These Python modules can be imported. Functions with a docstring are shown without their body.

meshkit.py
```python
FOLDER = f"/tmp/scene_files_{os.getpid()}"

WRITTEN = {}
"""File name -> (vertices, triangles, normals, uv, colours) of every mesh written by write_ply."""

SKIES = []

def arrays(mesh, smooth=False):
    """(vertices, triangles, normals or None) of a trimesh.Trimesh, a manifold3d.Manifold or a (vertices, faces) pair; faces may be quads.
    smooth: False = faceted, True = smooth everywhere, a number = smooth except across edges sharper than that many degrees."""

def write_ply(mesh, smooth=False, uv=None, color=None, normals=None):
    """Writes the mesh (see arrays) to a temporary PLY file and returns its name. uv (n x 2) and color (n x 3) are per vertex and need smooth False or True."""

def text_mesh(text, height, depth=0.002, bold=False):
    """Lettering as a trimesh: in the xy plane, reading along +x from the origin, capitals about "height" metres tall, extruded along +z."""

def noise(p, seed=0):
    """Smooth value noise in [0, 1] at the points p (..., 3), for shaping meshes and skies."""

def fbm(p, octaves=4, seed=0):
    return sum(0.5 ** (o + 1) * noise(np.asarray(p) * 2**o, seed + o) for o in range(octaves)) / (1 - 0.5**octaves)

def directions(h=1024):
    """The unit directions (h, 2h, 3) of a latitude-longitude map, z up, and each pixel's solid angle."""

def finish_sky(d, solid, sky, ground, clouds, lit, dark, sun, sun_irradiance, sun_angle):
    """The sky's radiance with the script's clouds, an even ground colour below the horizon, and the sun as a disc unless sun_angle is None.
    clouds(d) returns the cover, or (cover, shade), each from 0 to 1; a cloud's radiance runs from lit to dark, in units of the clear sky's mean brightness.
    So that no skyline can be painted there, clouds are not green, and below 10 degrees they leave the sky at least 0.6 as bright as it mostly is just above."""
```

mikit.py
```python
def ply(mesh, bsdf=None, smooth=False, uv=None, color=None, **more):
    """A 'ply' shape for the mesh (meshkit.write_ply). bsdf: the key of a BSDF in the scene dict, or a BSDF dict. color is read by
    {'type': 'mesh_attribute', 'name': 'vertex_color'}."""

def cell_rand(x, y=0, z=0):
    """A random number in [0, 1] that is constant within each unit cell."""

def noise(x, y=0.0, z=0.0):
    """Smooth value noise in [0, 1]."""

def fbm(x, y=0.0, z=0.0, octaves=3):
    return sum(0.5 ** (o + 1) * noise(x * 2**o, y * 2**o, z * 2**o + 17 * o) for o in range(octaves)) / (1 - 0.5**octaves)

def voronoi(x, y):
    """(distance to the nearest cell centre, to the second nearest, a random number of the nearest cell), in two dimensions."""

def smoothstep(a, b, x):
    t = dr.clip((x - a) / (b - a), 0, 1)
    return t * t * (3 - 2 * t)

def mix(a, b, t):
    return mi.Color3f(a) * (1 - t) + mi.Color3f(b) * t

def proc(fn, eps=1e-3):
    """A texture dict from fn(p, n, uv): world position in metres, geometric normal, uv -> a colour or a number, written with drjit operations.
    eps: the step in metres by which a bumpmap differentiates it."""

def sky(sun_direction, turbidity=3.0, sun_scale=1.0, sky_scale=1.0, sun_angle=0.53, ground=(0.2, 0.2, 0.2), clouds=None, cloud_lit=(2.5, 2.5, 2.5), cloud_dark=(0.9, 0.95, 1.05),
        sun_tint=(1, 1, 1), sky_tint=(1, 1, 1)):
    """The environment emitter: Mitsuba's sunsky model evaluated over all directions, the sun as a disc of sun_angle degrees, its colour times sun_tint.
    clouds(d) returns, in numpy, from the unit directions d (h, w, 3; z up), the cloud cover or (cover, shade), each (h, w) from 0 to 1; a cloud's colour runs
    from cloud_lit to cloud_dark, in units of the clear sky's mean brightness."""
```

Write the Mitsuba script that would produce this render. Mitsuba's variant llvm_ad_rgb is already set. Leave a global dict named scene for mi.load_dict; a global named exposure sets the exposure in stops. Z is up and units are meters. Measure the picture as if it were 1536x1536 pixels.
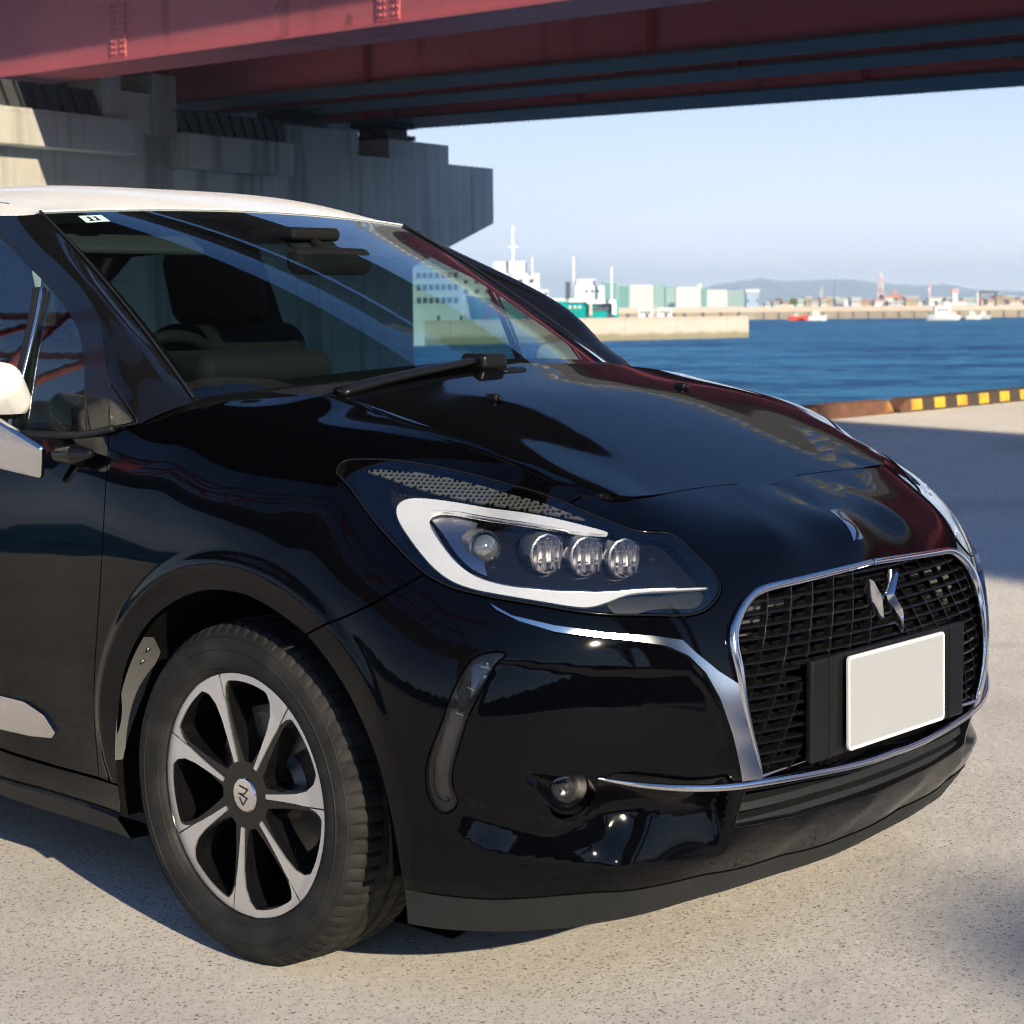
import math
import numpy as np
import trimesh
import mitsuba as mi
import drjit as dr
import shapely
from shapely.geometry import Polygon, LineString, Point, MultiPolygon, box as sbox
from shapely import affinity
from scipy.interpolate import RBFInterpolator, PchipInterpolator, CubicSpline
from scipy.spatial import Delaunay
import mikit
import meshkit
from mikit import proc, noise, fbm, voronoi, smoothstep, mix, cell_rand

scene, labels = {'type': 'scene'}, {}
T = mi.ScalarTransform4f
rng = np.random.default_rng(7)

# ------------------------------------------------------------------ camera, sky, exposure
CAM = np.array([2.5083, -2.8714, 1.1531])
AIM = np.array([-.66938514, .73482766, -.10932448])
UPV = [-.06642321, .08736925, .99395904]
scene['haze_air'] = {'type': 'homogeneous', 'albedo': {'type': 'rgb', 'value': [.72, .87, 1.0]}, 'sigma_t': 2.0e-4}
scene['camera'] = {'medium': {'type': 'ref', 'id': 'haze_air'}, 'type': 'thinlens', 'fov': 30.849, 'fov_axis': 'x', 'aperture_radius': 0.0030, 'focus_distance': 3.75,
                   'near_clip': 0.05, 'far_clip': 20000.0,
                   'to_world': T().look_at((CAM).tolist(), (CAM + AIM).tolist(), UPV)}
SUN_AZ, SUN_EL = math.radians(-16.0), math.radians(23.0)
SUN = [math.cos(SUN_EL) * math.cos(SUN_AZ), math.cos(SUN_EL) * math.sin(SUN_AZ), math.sin(SUN_EL)]
def haze_cover(d):
    el = np.degrees(np.arcsin(np.clip(d[..., 2], -1, 1)))
    thin = meshkit.fbm(np.stack([d[..., 0] * 3, d[..., 1] * 3, d[..., 2] * 30], -1), 4, 2)
    wisp = np.clip((thin - .52) * 3, 0, 1) * np.exp(-((el - 3.2) / 2.2) ** 2)
    return np.clip(.86 * np.exp(-np.maximum(el, 0) / 7.0) + .10 * wisp, 0, 1)
scene['sky'] = mikit.sky(SUN, turbidity=2.6, clouds=haze_cover, cloud_lit=(5.7, 5.65, 6.0), sky_scale=.64, sky_tint=(.56, .90, 1.42), sun_tint=(.89, 1.0, 1.19))
exposure = 2.45

# ------------------------------------------------------------------ helpers
def ref(m):
    return {'type': 'ref', 'id': m}

def bsdf(name, d):
    scene[name] = d
    return name

def principled(name, color, rough=.5, **k):
    c = color if isinstance(color, dict) else {'type': 'rgb', 'value': list(color)}
    return bsdf(name, {'type': 'twosided', 'bsdf': {'type': 'principled', 'base_color': c, 'roughness': rough, **k}})

def numbered(key):
    if key not in KEYS:
        KEYS.add(key)
        return key
    n = 1
    while f'{key}_{n:03d}' in KEYS:
        n += 1
    KEYS.add(f'{key}_{n:03d}')
    return f'{key}_{n:03d}'

KEYS = set()

def thing(name, label, cat, group=None, kind=None):
    k = numbered(name)
    labels[k] = {'label': label, 'category': cat}
    if group:
        labels[k]['group'] = group
    if kind:
        labels[k]['kind'] = kind
    return k

def put(name, shape, parent=None, label=None, kind=None):
    k = numbered((parent + '__' + name) if parent else name)
    scene[k] = shape
    if label or kind:
        labels[k] = {}
        if label:
            labels[k]['label'] = label
        if kind:
            labels[k]['kind'] = kind
    return k

def structure(name, shape, label, cat):
    k = put(name, shape)
    labels[k] = {'label': label, 'category': cat, 'kind': 'structure'}
    return k

def nply(V, F, N, mat):
    """a mesh with given vertex normals"""
    path = meshkit.write_ply((np.asarray(V, float), np.asarray(F, int)), False, normals=np.asarray(N, float))
    return {'type': 'ply', 'filename': path, 'face_normals': False, 'bsdf': ref(mat)}

def cat(*ms):
    return trimesh.util.concatenate([m for m in ms if m is not None])

def box(c, s, rz=0.0, axes=None):
    m = trimesh.creation.box(extents=s)
    if axes is not None:
        M = np.eye(4); M[:3, :3] = np.array(axes).T; m.apply_transform(M)
    elif rz:
        m.apply_transform(trimesh.transformations.rotation_matrix(rz, [0, 0, 1]))
    m.apply_translation(c)
    return m

def rbox(c, s, r=.01, rz=0.0, seg=3):
    """box with rounded upright and level edges"""
    s = np.array(s, float)
    r = min(r, *(s / 2 - 1e-5))
    b = trimesh.creation.icosphere(subdivisions=seg - 1, radius=r).vertices
    o = s / 2 - r
    pts = np.vstack([b + o * np.array(k) for k in np.ndindex(2, 2, 2) for k in [2 * np.array(k) - 1]])
    m = trimesh.convex.convex_hull(pts)
    if rz:
        m.apply_transform(trimesh.transformations.rotation_matrix(rz, [0, 0, 1]))
    m.apply_translation(c)
    return m

def frame_along(P):
    P = np.asarray(P, float)
    t = np.gradient(P, axis=0)
    return t / np.maximum(np.linalg.norm(t, axis=1, keepdims=True), 1e-12)

def tube(P, r, n=10, up=(0, 0, 1), caps=True, aspect=1.0):
    """tube along the points P; r a number or one per point; aspect flattens it along the second axis"""
    P = np.asarray(P, float); t = frame_along(P); r = np.broadcast_to(r, len(P))
    u = np.cross(t, np.asarray(up, float)); u /= np.maximum(np.linalg.norm(u, axis=1, keepdims=True), 1e-9)
    v = np.cross(u, t)
    a = np.arange(n) / n * 2 * np.pi
    V = (P[:, None] + r[:, None, None] * (np.cos(a)[None, :, None] * u[:, None] + aspect * np.sin(a)[None, :, None] * v[:, None])).reshape(-1, 3)
    F = []
    for i in range(len(P) - 1):
        for j in range(n):
            q = [i * n + j, i * n + (j + 1) % n, (i + 1) * n + (j + 1) % n, (i + 1) * n + j]
            F += [[q[0], q[1], q[2]], [q[0], q[2], q[3]]]
    if caps:
        for i, s in ((0, 1), (len(P) - 1, -1)):
            V = np.vstack([V, P[i]])
            for j in range(n):
                f = [i * n + j, i * n + (j + 1) % n, len(V) - 1]
                F.append(f[::-1] if s > 0 else f)
    m = trimesh.Trimesh(V, F, process=False)
    m.invert()
    return m

def resample(P, n, closed=False):
    P = np.asarray(P, float)
    if closed:
        P = np.vstack([P, P[:1]])
    s = np.r_[0, np.cumsum(np.linalg.norm(np.diff(P, axis=0), axis=1))]
    t = np.linspace(0, s[-1], n + 1 if closed else n)
    if closed:
        t = t[:-1]
    return np.stack([np.interp(t, s, P[:, k]) for k in range(P.shape[1])], 1)

def spline(P, n):
    P = np.asarray(P, float)
    s = np.r_[0, np.cumsum(np.linalg.norm(np.diff(P, axis=0), axis=1))]
    return CubicSpline(s, P)(np.linspace(0, s[-1], n))

def loft(A, B, k=1, bulge=None):
    """strip between two polylines with the same number of points"""
    A, B = np.asarray(A, float), np.asarray(B, float)
    t = np.linspace(0, 1, k + 1)[:, None, None]
    V = A[None] * (1 - t) + B[None] * t
    if bulge is not None:
        V = V + bulge * 4 * t * (1 - t)
    n = len(A)
    return grid(V)

def grid(V):
    a, b = V.shape[:2]
    i = np.arange(a * b).reshape(a, b)
    q = np.stack([i[:-1, :-1], i[:-1, 1:], i[1:, 1:], i[1:, :-1]], -1).reshape(-1, 4)
    return trimesh.Trimesh(V.reshape(-1, 3), np.vstack([q[:, [0, 1, 2]], q[:, [0, 2, 3]]]), process=False)

def extrude(poly, h, z=0.0):
    gs = getattr(poly, 'geoms', [poly])
    m = cat(*[trimesh.creation.extrude_polygon(g, h, engine='earcut') for g in gs if g.area > 1e-10])
    m.apply_translation([0, 0, z])
    return m

def lathe(profile, n=64):
    """profile (r, h) turned about z"""
    p = np.asarray(profile, float)
    a = np.arange(n) / n * 2 * np.pi
    V = np.stack([p[:, None, 0] * np.cos(a), p[:, None, 0] * np.sin(a), np.broadcast_to(p[:, None, 1], (len(p), n))], -1)
    V = np.concatenate([V, V[:, :1]], 1)
    m = grid(V)
    m.merge_vertices()
    return m

def basis(m, o, ex, ey, ez):
    M = np.eye(4); M[:3, 0], M[:3, 1], M[:3, 2], M[:3, 3] = ex, ey, ez, o
    m = m.copy(); m.apply_transform(M)
    if np.linalg.det(M[:3, :3]) < 0:
        m.invert()
    return m

def unit(v):
    v = np.asarray(v, float)
    return v / np.linalg.norm(v)

MIRROR = T().scale([1, -1, 1])
# ------------------------------------------------------------------ materials
principled('black_paint', (.0010, .0010, .0018), .025, specular=.25)
principled('white_paint', (.80, .79, .76), .12, specular=.5)
principled('gloss_black', (.006, .006, .007), .08, specular=.5)
principled('matt_black', proc(lambda p, n, uv: mix((.009, .0105, .0125), (.016, .018, .0205), fbm(p.x * 30, p.y * 30, p.z * 30))), .55, specular=.4)
principled('dark_trim', (.008, .0085, .009), .35, specular=.3)
principled('under_black', (.004, .004, .004), .8, specular=.1)
principled('interior', (.007, .0075, .0075), .7, specular=.2)
principled('interior_grey', (.10, .11, .11), .8, specular=.2)
bsdf('chrome', {'type': 'twosided', 'bsdf': {'type': 'roughconductor', 'material': 'Al', 'alpha': .04, 'specular_reflectance': {'type': 'rgb', 'value': [.86, .86, .87]}}})
bsdf('satin_silver', {'type': 'twosided', 'bsdf': {'type': 'roughconductor', 'material': 'Al', 'alpha': .16, 'specular_reflectance': {'type': 'rgb', 'value': [.72, .70, .68]}}})
bsdf('silver_plastic', {'type': 'twosided', 'bsdf': {'type': 'roughconductor', 'material': 'Al', 'alpha': .22, 'specular_reflectance': {'type': 'rgb', 'value': [.60, .60, .62]}}})
bsdf('clear_glass', {'type': 'thindielectric', 'int_ior': 1.5})
bsdf('lens_glass', {'type': 'dielectric', 'int_ior': 1.5})
bsdf('window_glass', {'type': 'thindielectric', 'int_ior': 1.52, 'specular_transmittance': {'type': 'rgb', 'value': [.62, .76, .77]}})
bsdf('dark_glass', {'type': 'thindielectric', 'int_ior': 1.52, 'specular_transmittance': {'type': 'rgb', 'value': [.42, .62, .62]}})
principled('light_guide', (.50, .53, .58), .25, specular=.5)
principled('plate_white', (.66, .68, .71), .4)
principled('plate_grey', (.37, .385, .41), .4)

def tyre_tex(p, n, uv):
    return mix((.012, .0125, .013), (.028, .0275, .027), smoothstep(.35, .8, fbm(p.x * 18, p.y * 18, p.z * 18, 4)))
principled('tyre_rubber', proc(tyre_tex), .75, specular=.3)
principled('disc_iron', (.22, .2, .18), .45, metallic=.8)

def ground_tex(p, n, uv):
    big = fbm(p.x * .55, p.y * .55, 3.0, 4)
    mid = fbm(p.x * 5, p.y * 5, 1.0, 4)
    fine = noise(p.x * 90, p.y * 90, .5)
    grit = noise(p.x * 210, p.y * 210, 5.5)
    base = mix((.47, .445, .41), (.61, .58, .54), .55 * big + .45 * mid)
    base = base * (0.86 + 0.2 * fine + .1 * grit)
    wx, wy = p.x + .005 * noise(p.x * 190, p.y * 190, 3.0), p.y + .005 * noise(p.x * 190, p.y * 190, 6.0)
    dens = smoothstep(.28, .72, fbm(p.x * 1.7, p.y * 1.7, 9.0, 4))
    f1, f2, w1 = voronoi(wx * 150, wy * 150)
    g1, g2, w2 = voronoi(wx * 80 + 9, wy * 80)
    r1 = .05 + .42 * smoothstep(.62 - .30 * dens, 1.0, w1)
    r2 = .03 + .30 * smoothstep(.80 - .16 * dens, 1.0, w2)
    pit = smoothstep(r1, r1 * .55, f1) * smoothstep(.50 - .22 * dens, .62, w1)
    pit2 = smoothstep(r2, r2 * .55, g1) * smoothstep(.74, .8, w2)
    stain = smoothstep(.55, .8, fbm(p.x * .9 + 5, p.y * .9, 2.0, 4))
    col = mix(base, (.15, .13, .115), dr.clip(.60 * pit + .8 * pit2, 0, 1))
    tyre = smoothstep(.10, .04, dr.abs(p.y + 1.62 + .05 * p.x)) * smoothstep(.35, .7, fbm(p.x * 3, p.y * 9, 4.0, 3))
    spot = smoothstep(.75, .82, fbm(p.x * 2.3, p.y * 2.3, 14.0, 4))
    return mix(col, col * mi.Color3f(.72, .71, .72), dr.clip(stain * .55 + tyre * .25 + spot * .5, 0, 1))
def ground_bump(p, n, uv):
    return .0010 * noise(p.x * 120, p.y * 120) + .004 * fbm(p.x * 14, p.y * 14, 0.0, 3) + .0006 * noise(p.x * 300, p.y * 300, 2.0)
bsdf('ground_concrete', {'type': 'twosided', 'bsdf': {'type': 'bumpmap', 'arbitrary': proc(ground_bump, 2e-3), 'scale': 1.0,
     'bsdf': {'type': 'principled', 'base_color': proc(ground_tex), 'roughness': .85, 'specular': .25}}})
principled('net_grey', (.085, .09, .09), .35, specular=.6)
principled('fin_grey', (.22, .22, .21), .45, metallic=.7)
principled('bulb_grey', (.35, .37, .38), .08, metallic=.8)
principled('pod_grey', (.05, .052, .055), .3, specular=.6)
bsdf('rim_face', {'type': 'twosided', 'bsdf': {'type': 'principled', 'base_color': {'type': 'rgb', 'value': [.76, .77, .79]}, 'metallic': .85, 'roughness': .30, 'specular': .5}})
principled('caliper_grey', (.30, .26, .20), .5, metallic=.4)
principled('bolt_steel', (.12, .12, .13), .35, metallic=.7)
principled('guard_grey', (.10, .10, .105), .65, specular=.3)
principled('joint_grey', (.30, .29, .28), .6)
principled('sticker_teal', (.55, .74, .70), .5)
principled('interior_soft', (.014, .015, .015), .7, specular=.2)
principled('visor_grey', (.05, .052, .05), .8, specular=.2)
bsdf('fog_reflector', {'type': 'twosided', 'bsdf': {'type': 'roughconductor', 'material': 'Al', 'alpha': .12, 'specular_reflectance': {'type': 'rgb', 'value': [.30, .30, .31]}}})
def red_tex(p, n, uv):
    w = fbm(p.x * .7, p.y * .7, p.z * 2.0, 4)
    a = p.x * .996 - p.y * .089
    run = smoothstep(.58, .80, noise(a * 2.2, p.z * .25, 5.0)) * smoothstep(.3, .7, noise(a * .5, p.z * .5, 9.0))
    rust = smoothstep(.70, .80, fbm(a * 1.6, p.y * 1.6, p.z * 1.9, 4))
    c = mix((.54, .13, .155), (.62, .17, .195), w)
    return mix(c * (1 - .30 * run), (.20, .085, .05), .75 * rust)
principled('bridge_red', proc(red_tex), .45, specular=.35)
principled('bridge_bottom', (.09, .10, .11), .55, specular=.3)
principled('deck_concrete', (.38, .37, .35), .85)
principled('railing_white', (.72, .72, .70), .5)
def pier_tex(p, n, uv):
    a = p.y * .989 - p.x * .146
    streak = fbm(a * 2.6, p.z * .12, 2.0, 4)
    board = smoothstep(.035, .0, dr.abs(a / 1.82 - dr.round(a / 1.82)) * 1.82)
    lift = smoothstep(.03, .0, dr.abs(p.z / 1.9 - dr.round(p.z / 1.9)) * 1.9)
    blot = fbm(p.x * .5, p.y * .5, p.z * .7, 4)
    c = mix((.42, .41, .37), (.56, .545, .50), blot)
    c = c * (1 - .38 * smoothstep(.5, .78, streak)) * (1 - .22 * board) * (1 - .15 * lift)
    run = smoothstep(.66, .74, noise(a * 5.0, p.z * .05, 8.0)) * smoothstep(.3, .7, noise(a * 1.3, p.z * .6, 3.0))
    return mix(c, (.62, .62, .58), .35 * run)
bsdf('pier_concrete', {'type': 'twosided', 'bsdf': {'type': 'principled', 'base_color': proc(pier_tex), 'roughness': .9, 'specular': .2}})
principled('rubber_slat', (.05, .055, .06), .6)
principled('bearing_steel', (.02, .02, .022), .6)
def sea_tex(p, n, uv):
    u = p.x * -.6734 + p.y * .7393; v = p.x * .7393 + p.y * .6734
    w = fbm(u * .20, v * .07, 1.0, 4)
    s = fbm(u * 1.6, v * .75, 4.0, 3)
    return mix((.003, .045, .135), (.040, .175, .330), smoothstep(.34, .64, .4 * w + .6 * s))  # light and dark of the waves put into the water colour
def sea_bump(p, n, uv):
    u = p.x * -.6734 + p.y * .7393; v = p.x * .7393 + p.y * .6734
    return .40 * fbm(u * .38, v * .20, .0, 3) + .20 * fbm(u * 1.7, v * 1.0, 3.0, 3)
bsdf('sea', {'type': 'twosided', 'bsdf': {'type': 'bumpmap', 'arbitrary': proc(sea_bump, .05), 'scale': 1.0,
     'bsdf': {'type': 'principled', 'base_color': proc(sea_tex), 'roughness': .45, 'specular': .12}}})
def kerb_tex(p, n, uv):
    rust = fbm(p.x * 9, p.y * 9, p.z * 9, 4)
    base = mix((.10, .045, .028), (.21, .105, .065), rust)
    k = (p.y - 13.15) / .52
    fr = k - dr.floor(k)
    on = smoothstep(.06, .10, fr) * smoothstep(.56, .52, fr) * smoothstep(.016, .026, p.z) * smoothstep(.139, .130, p.z)
    fade = smoothstep(.50, .72, noise(p.y * 1.1, p.x * 2.0, 3.0) + .55 * smoothstep(14.4, 15.4, p.y) + .25 * (rust - .5))
    black = smoothstep(14.6, 15.0, p.y)
    dark = mix(base, (.05, .045, .04), black * .85)
    return mix(dark, mix((.50, .25, .05), (.74, .42, .04), black), on * dr.clip(fade, 0, 1) * (.55 + .45 * smoothstep(.25, .45, rust)))
principled('kerb_rust', proc(kerb_tex), .75)
def jetty_tex(p, n, uv):
    a = p.x * .739 + p.y * .673
    b = fbm(a * .5, p.z * 2, 1.0, 4)
    wet = smoothstep(-.85, -1.35, p.z + .25 * fbm(a * 1.5, .0, 2.0, 3))
    c = mix((.52, .44, .37), (.62, .54, .47), b)
    j = smoothstep(.10, .0, dr.abs(a / 5.0 - dr.round(a / 5.0)) * 5.0)
    return mix(c * (1 - .18 * j), (.20, .19, .10), wet * .8)
principled('jetty_concrete', proc(jetty_tex), .9)
principled('teal_paint', (.0, .38, .35), .4)
principled('boat_white', (.78, .78, .76), .5)
principled('boat_red', (.75, .09, .06), .4)
principled('pane_dark', (.10, .13, .17), .3)
principled('steel_dark', (.07, .09, .12), .5)
principled('wall_white', (.74, .74, .74), .8)
principled('wall_cream', (.58, .54, .46), .8)
principled('wall_grey', (.50, .52, .54), .8)
principled('wall_blue', (.32, .44, .58), .7)
principled('wall_teal', (.13, .33, .33), .7)
principled('wall_lightteal', (.44, .55, .55), .7)
principled('roof_red', (.45, .22, .18), .8)
principled('tower_pink', (.72, .38, .36), .7)
principled('far_sand', (.56, .47, .38), .9)
principled('far_leaf', (.16, .19, .05), .9)
principled('hill_haze_blue', (.04, .085, .12), 1.0, specular=.0)  # blue of the distance haze put into the hill colour
principled('tree_leaf', (.05, .075, .03), .7)
principled('tree_bark', (.07, .055, .045), .9)
principled('tower_grey', (.22, .22, .22), .8)
principled('far_wall', proc(lambda p, n, uv: mix((.30, .25, .18), (.46, .39, .29), fbm((p.x * .739 + p.y * .673) * .7, p.z * 1.5, 0.0, 4))), .9)
principled('steel_blue', (.03, .08, .18), .5)
principled('rust_leg', (.30, .16, .12), .7)
principled('deck_shade_black', (.03, .03, .033), .7, specular=.2)  # near black: shade of the unlit deck underside put into the colour
# ------------------------------------------------------------------ quay, sea
QX = -8.45   # seaward edge of the quay
gv = np.array([[QX, -400, 0], [400, -400, 0], [400, 26, 0], [QX, 26, 0]], float)
structure('quay_ground', mikit.ply((gv, np.array([[0, 1, 2], [0, 2, 3]])), 'ground_concrete'), 'pale worn concrete quay speckled with small dark pits', 'quay')
gw = np.array([[QX, -400, 0], [QX, -400, -4], [QX, 26, -4], [QX, 26, 0], [400, 26, 0], [400, 26, -4]], float)
structure('quay_wall', mikit.ply((gw, np.array([[0, 1, 2], [0, 2, 3], [3, 2, 5], [3, 5, 4]])), 'pier_concrete'), 'concrete face of the quay dropping to the water', 'quay wall')
wv = np.array([[-8800, -8800, -1.8], [8800, -8800, -1.8], [8800, 8800, -1.8], [-8800, 8800, -1.8]], float)
structure('sea_water', mikit.ply((wv, np.array([[0, 1, 2], [0, 2, 3]])), 'sea'), 'rippled deep blue harbour water behind the car', 'water')
sb = np.array([[-9000, -9000, -6.], [9000, -9000, -6.], [9000, 9000, -6.], [-9000, 9000, -6.]], float)

# kerb blocks along the edge of the quay
def kerb(y0, y1, x0, x1, label):
    """a rounded steel-clad kerb block leaning slightly along the edge"""
    n = 26
    ys = np.linspace(y0, y1, n)
    e = np.minimum(np.minimum(ys - y0, y1 - ys) / .09, 1)
    h = .150 * (1 - (1 - e) ** 2 * .65)
    prof = [(.0, .0), (.005, .5), (.012, .86), (.03, .97), (.06, 1.0), (.20, 1.0), (.24, .9), (.25, .0)]
    V = np.stack([np.stack([np.interp(ys, [y0, y1], [x0, x1]) - px, ys, h * pz], 1) for px, pz in prof])
    m = grid(V)
    for k in (0, n - 1):
        P = V[:, k]; c = P.mean(0)
        m = cat(m, trimesh.Trimesh(np.vstack([P, c]), [[i, i + 1, len(P)] for i in range(len(P) - 1)], process=False))
    k = thing('kerb_block', label, 'kerb', 'kerb blocks along the quay edge')
    put('block', mikit.ply(m, 'kerb_rust', smooth=35), k)
    return k
kerb(12.2, 14.42, -7.72, -7.74, 'rusty brown kerb block with faded yellow patches nearest the car')
kerb(14.52, 19.6, -7.72, -7.84, 'yellow and black striped kerb block at the right edge of the picture')
kerb(8.0, 12.05, -7.75, -7.72, 'kerb block on the quay edge hidden behind the car')

# ------------------------------------------------------------------ bridge overhead
BN0 = np.array([-18.33, 20.12, 6.0])
BB = unit([1, -.089, -.032]); BNN = unit([.089, 1, 0]); BUP = np.cross(BB, BNN)
def bpt(s, o, z):
    return BN0 + s * BB + o * BNN + z * np.array([0, 0, 1.])
def bbox(s0, s1, o0, o1, z0, z1):
    """box in bridge axes"""
    m = trimesh.creation.box(extents=[s1 - s0, o1 - o0, z1 - z0])
    M = np.eye(4); M[:3, 0], M[:3, 1], M[:3, 2] = BB, BNN, BUP; M[:3, 3] = bpt((s0 + s1) / 2, (o0 + o1) / 2, (z0 + z1) / 2)
    m.apply_transform(M)
    return m
BR = thing('road_bridge', 'red steel girder road bridge passing over the water behind the car', 'bridge')
S0, S1 = -70, 60
girders = [(0.0, .05, -.12, 1.45), (6.75, 6.80, 6.5, 8.2), (9.55, 9.6, 9.35, 11.15), (13.8, 13.85, 13.6, 16.5)]
for i, (a, b, f0, f1) in enumerate(girders):
    gk = put('girder', mikit.ply(bbox(S0, S1, a, b, .06, 2.9), 'bridge_red'), BR)
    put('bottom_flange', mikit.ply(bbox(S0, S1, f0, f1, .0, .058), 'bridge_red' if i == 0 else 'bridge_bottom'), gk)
    put('back_web', mikit.ply(bbox(S0, S1, f1 - .12, f1 - .07, .06, 2.9), 'bridge_red'), gk)
    for k, s in enumerate(np.arange(-30.4, 24, 9.08)):
        # splice plate with bolt rows on the near girder
        if i == 0:
            sp_ = put('splice_plate', mikit.ply(bbox(s - .32, s + .32, a - .022, a, .10, 2.85), 'bridge_red'), gk)
            if -24 < s < 4:
                bolts = cat(*[bbox(s + ds - .022, s + ds + .022, a - .045, a - .021, z - .022, z + .022) for ds in (-.24, -.12, .12, .24) for z in np.arange(.2, 1.2, .12)])
                put('bolt_rows', mikit.ply(bolts, 'bridge_red'), gk, kind='stuff')
        else:
            put('stiffener', mikit.ply(bbox(s - .02, s + .02, a - .22, a, .06, 2.9), 'bridge_red'), gk)
for s in np.arange(-28, 30, 4.54):
    put('cross_frame', mikit.ply(cat(bbox(s - .10, s + .10, 1.45, 6.7, 1.9, 2.6), bbox(s - .10, s + .10, 8.2, 9.5, 1.9, 2.6), bbox(s - .10, s + .10, 11.15, 13.75, 1.9, 2.6)), 'bridge_red'), BR)
# deck with the edge beam that shades the near girder
ov = lambda s: np.interp(s, [-40, 10], [1.18, 1.03])
ss = np.linspace(S0, S1, 40)
dk = np.stack([np.stack([bpt(s, -ov(s), 3.0) for s in ss]), np.stack([bpt(s, -ov(s), 3.35) for s in ss]), np.stack([bpt(s, 17.2, 3.35) for s in ss]), np.stack([bpt(s, 17.2, 2.9) for s in ss]), np.stack([bpt(s, 0, 2.9) for s in ss]), np.stack([bpt(s, -ov(s), 3.0) for s in ss])])
DKK = put('deck', mikit.ply(grid(dk), 'deck_concrete'), BR)
for o in (-.80, 17.0):
    put('kerb', mikit.ply(bbox(S0, S1, o - .2, o + .2, 3.36, 3.62), 'deck_concrete'), DKK)
    put('rail', mikit.ply(bbox(S0, S1, o - .05, o + .05, 4.12, 4.20), 'railing_white'), DKK)
    put('balusters', mikit.ply(cat(*[bbox(s - .06, s + .06, o - .03, o + .03, 3.62, 4.12) for s in np.arange(-45, 40, .27)]), 'railing_white'), DKK, kind='stuff')
# drain pipe stub hanging from the far edge
put('drain_pipe', mikit.ply(tube([bpt(-9.1, 16.7, .1), bpt(-9.1, 16.7, -.75)], .025, 6), 'steel_dark'), BR)

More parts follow.
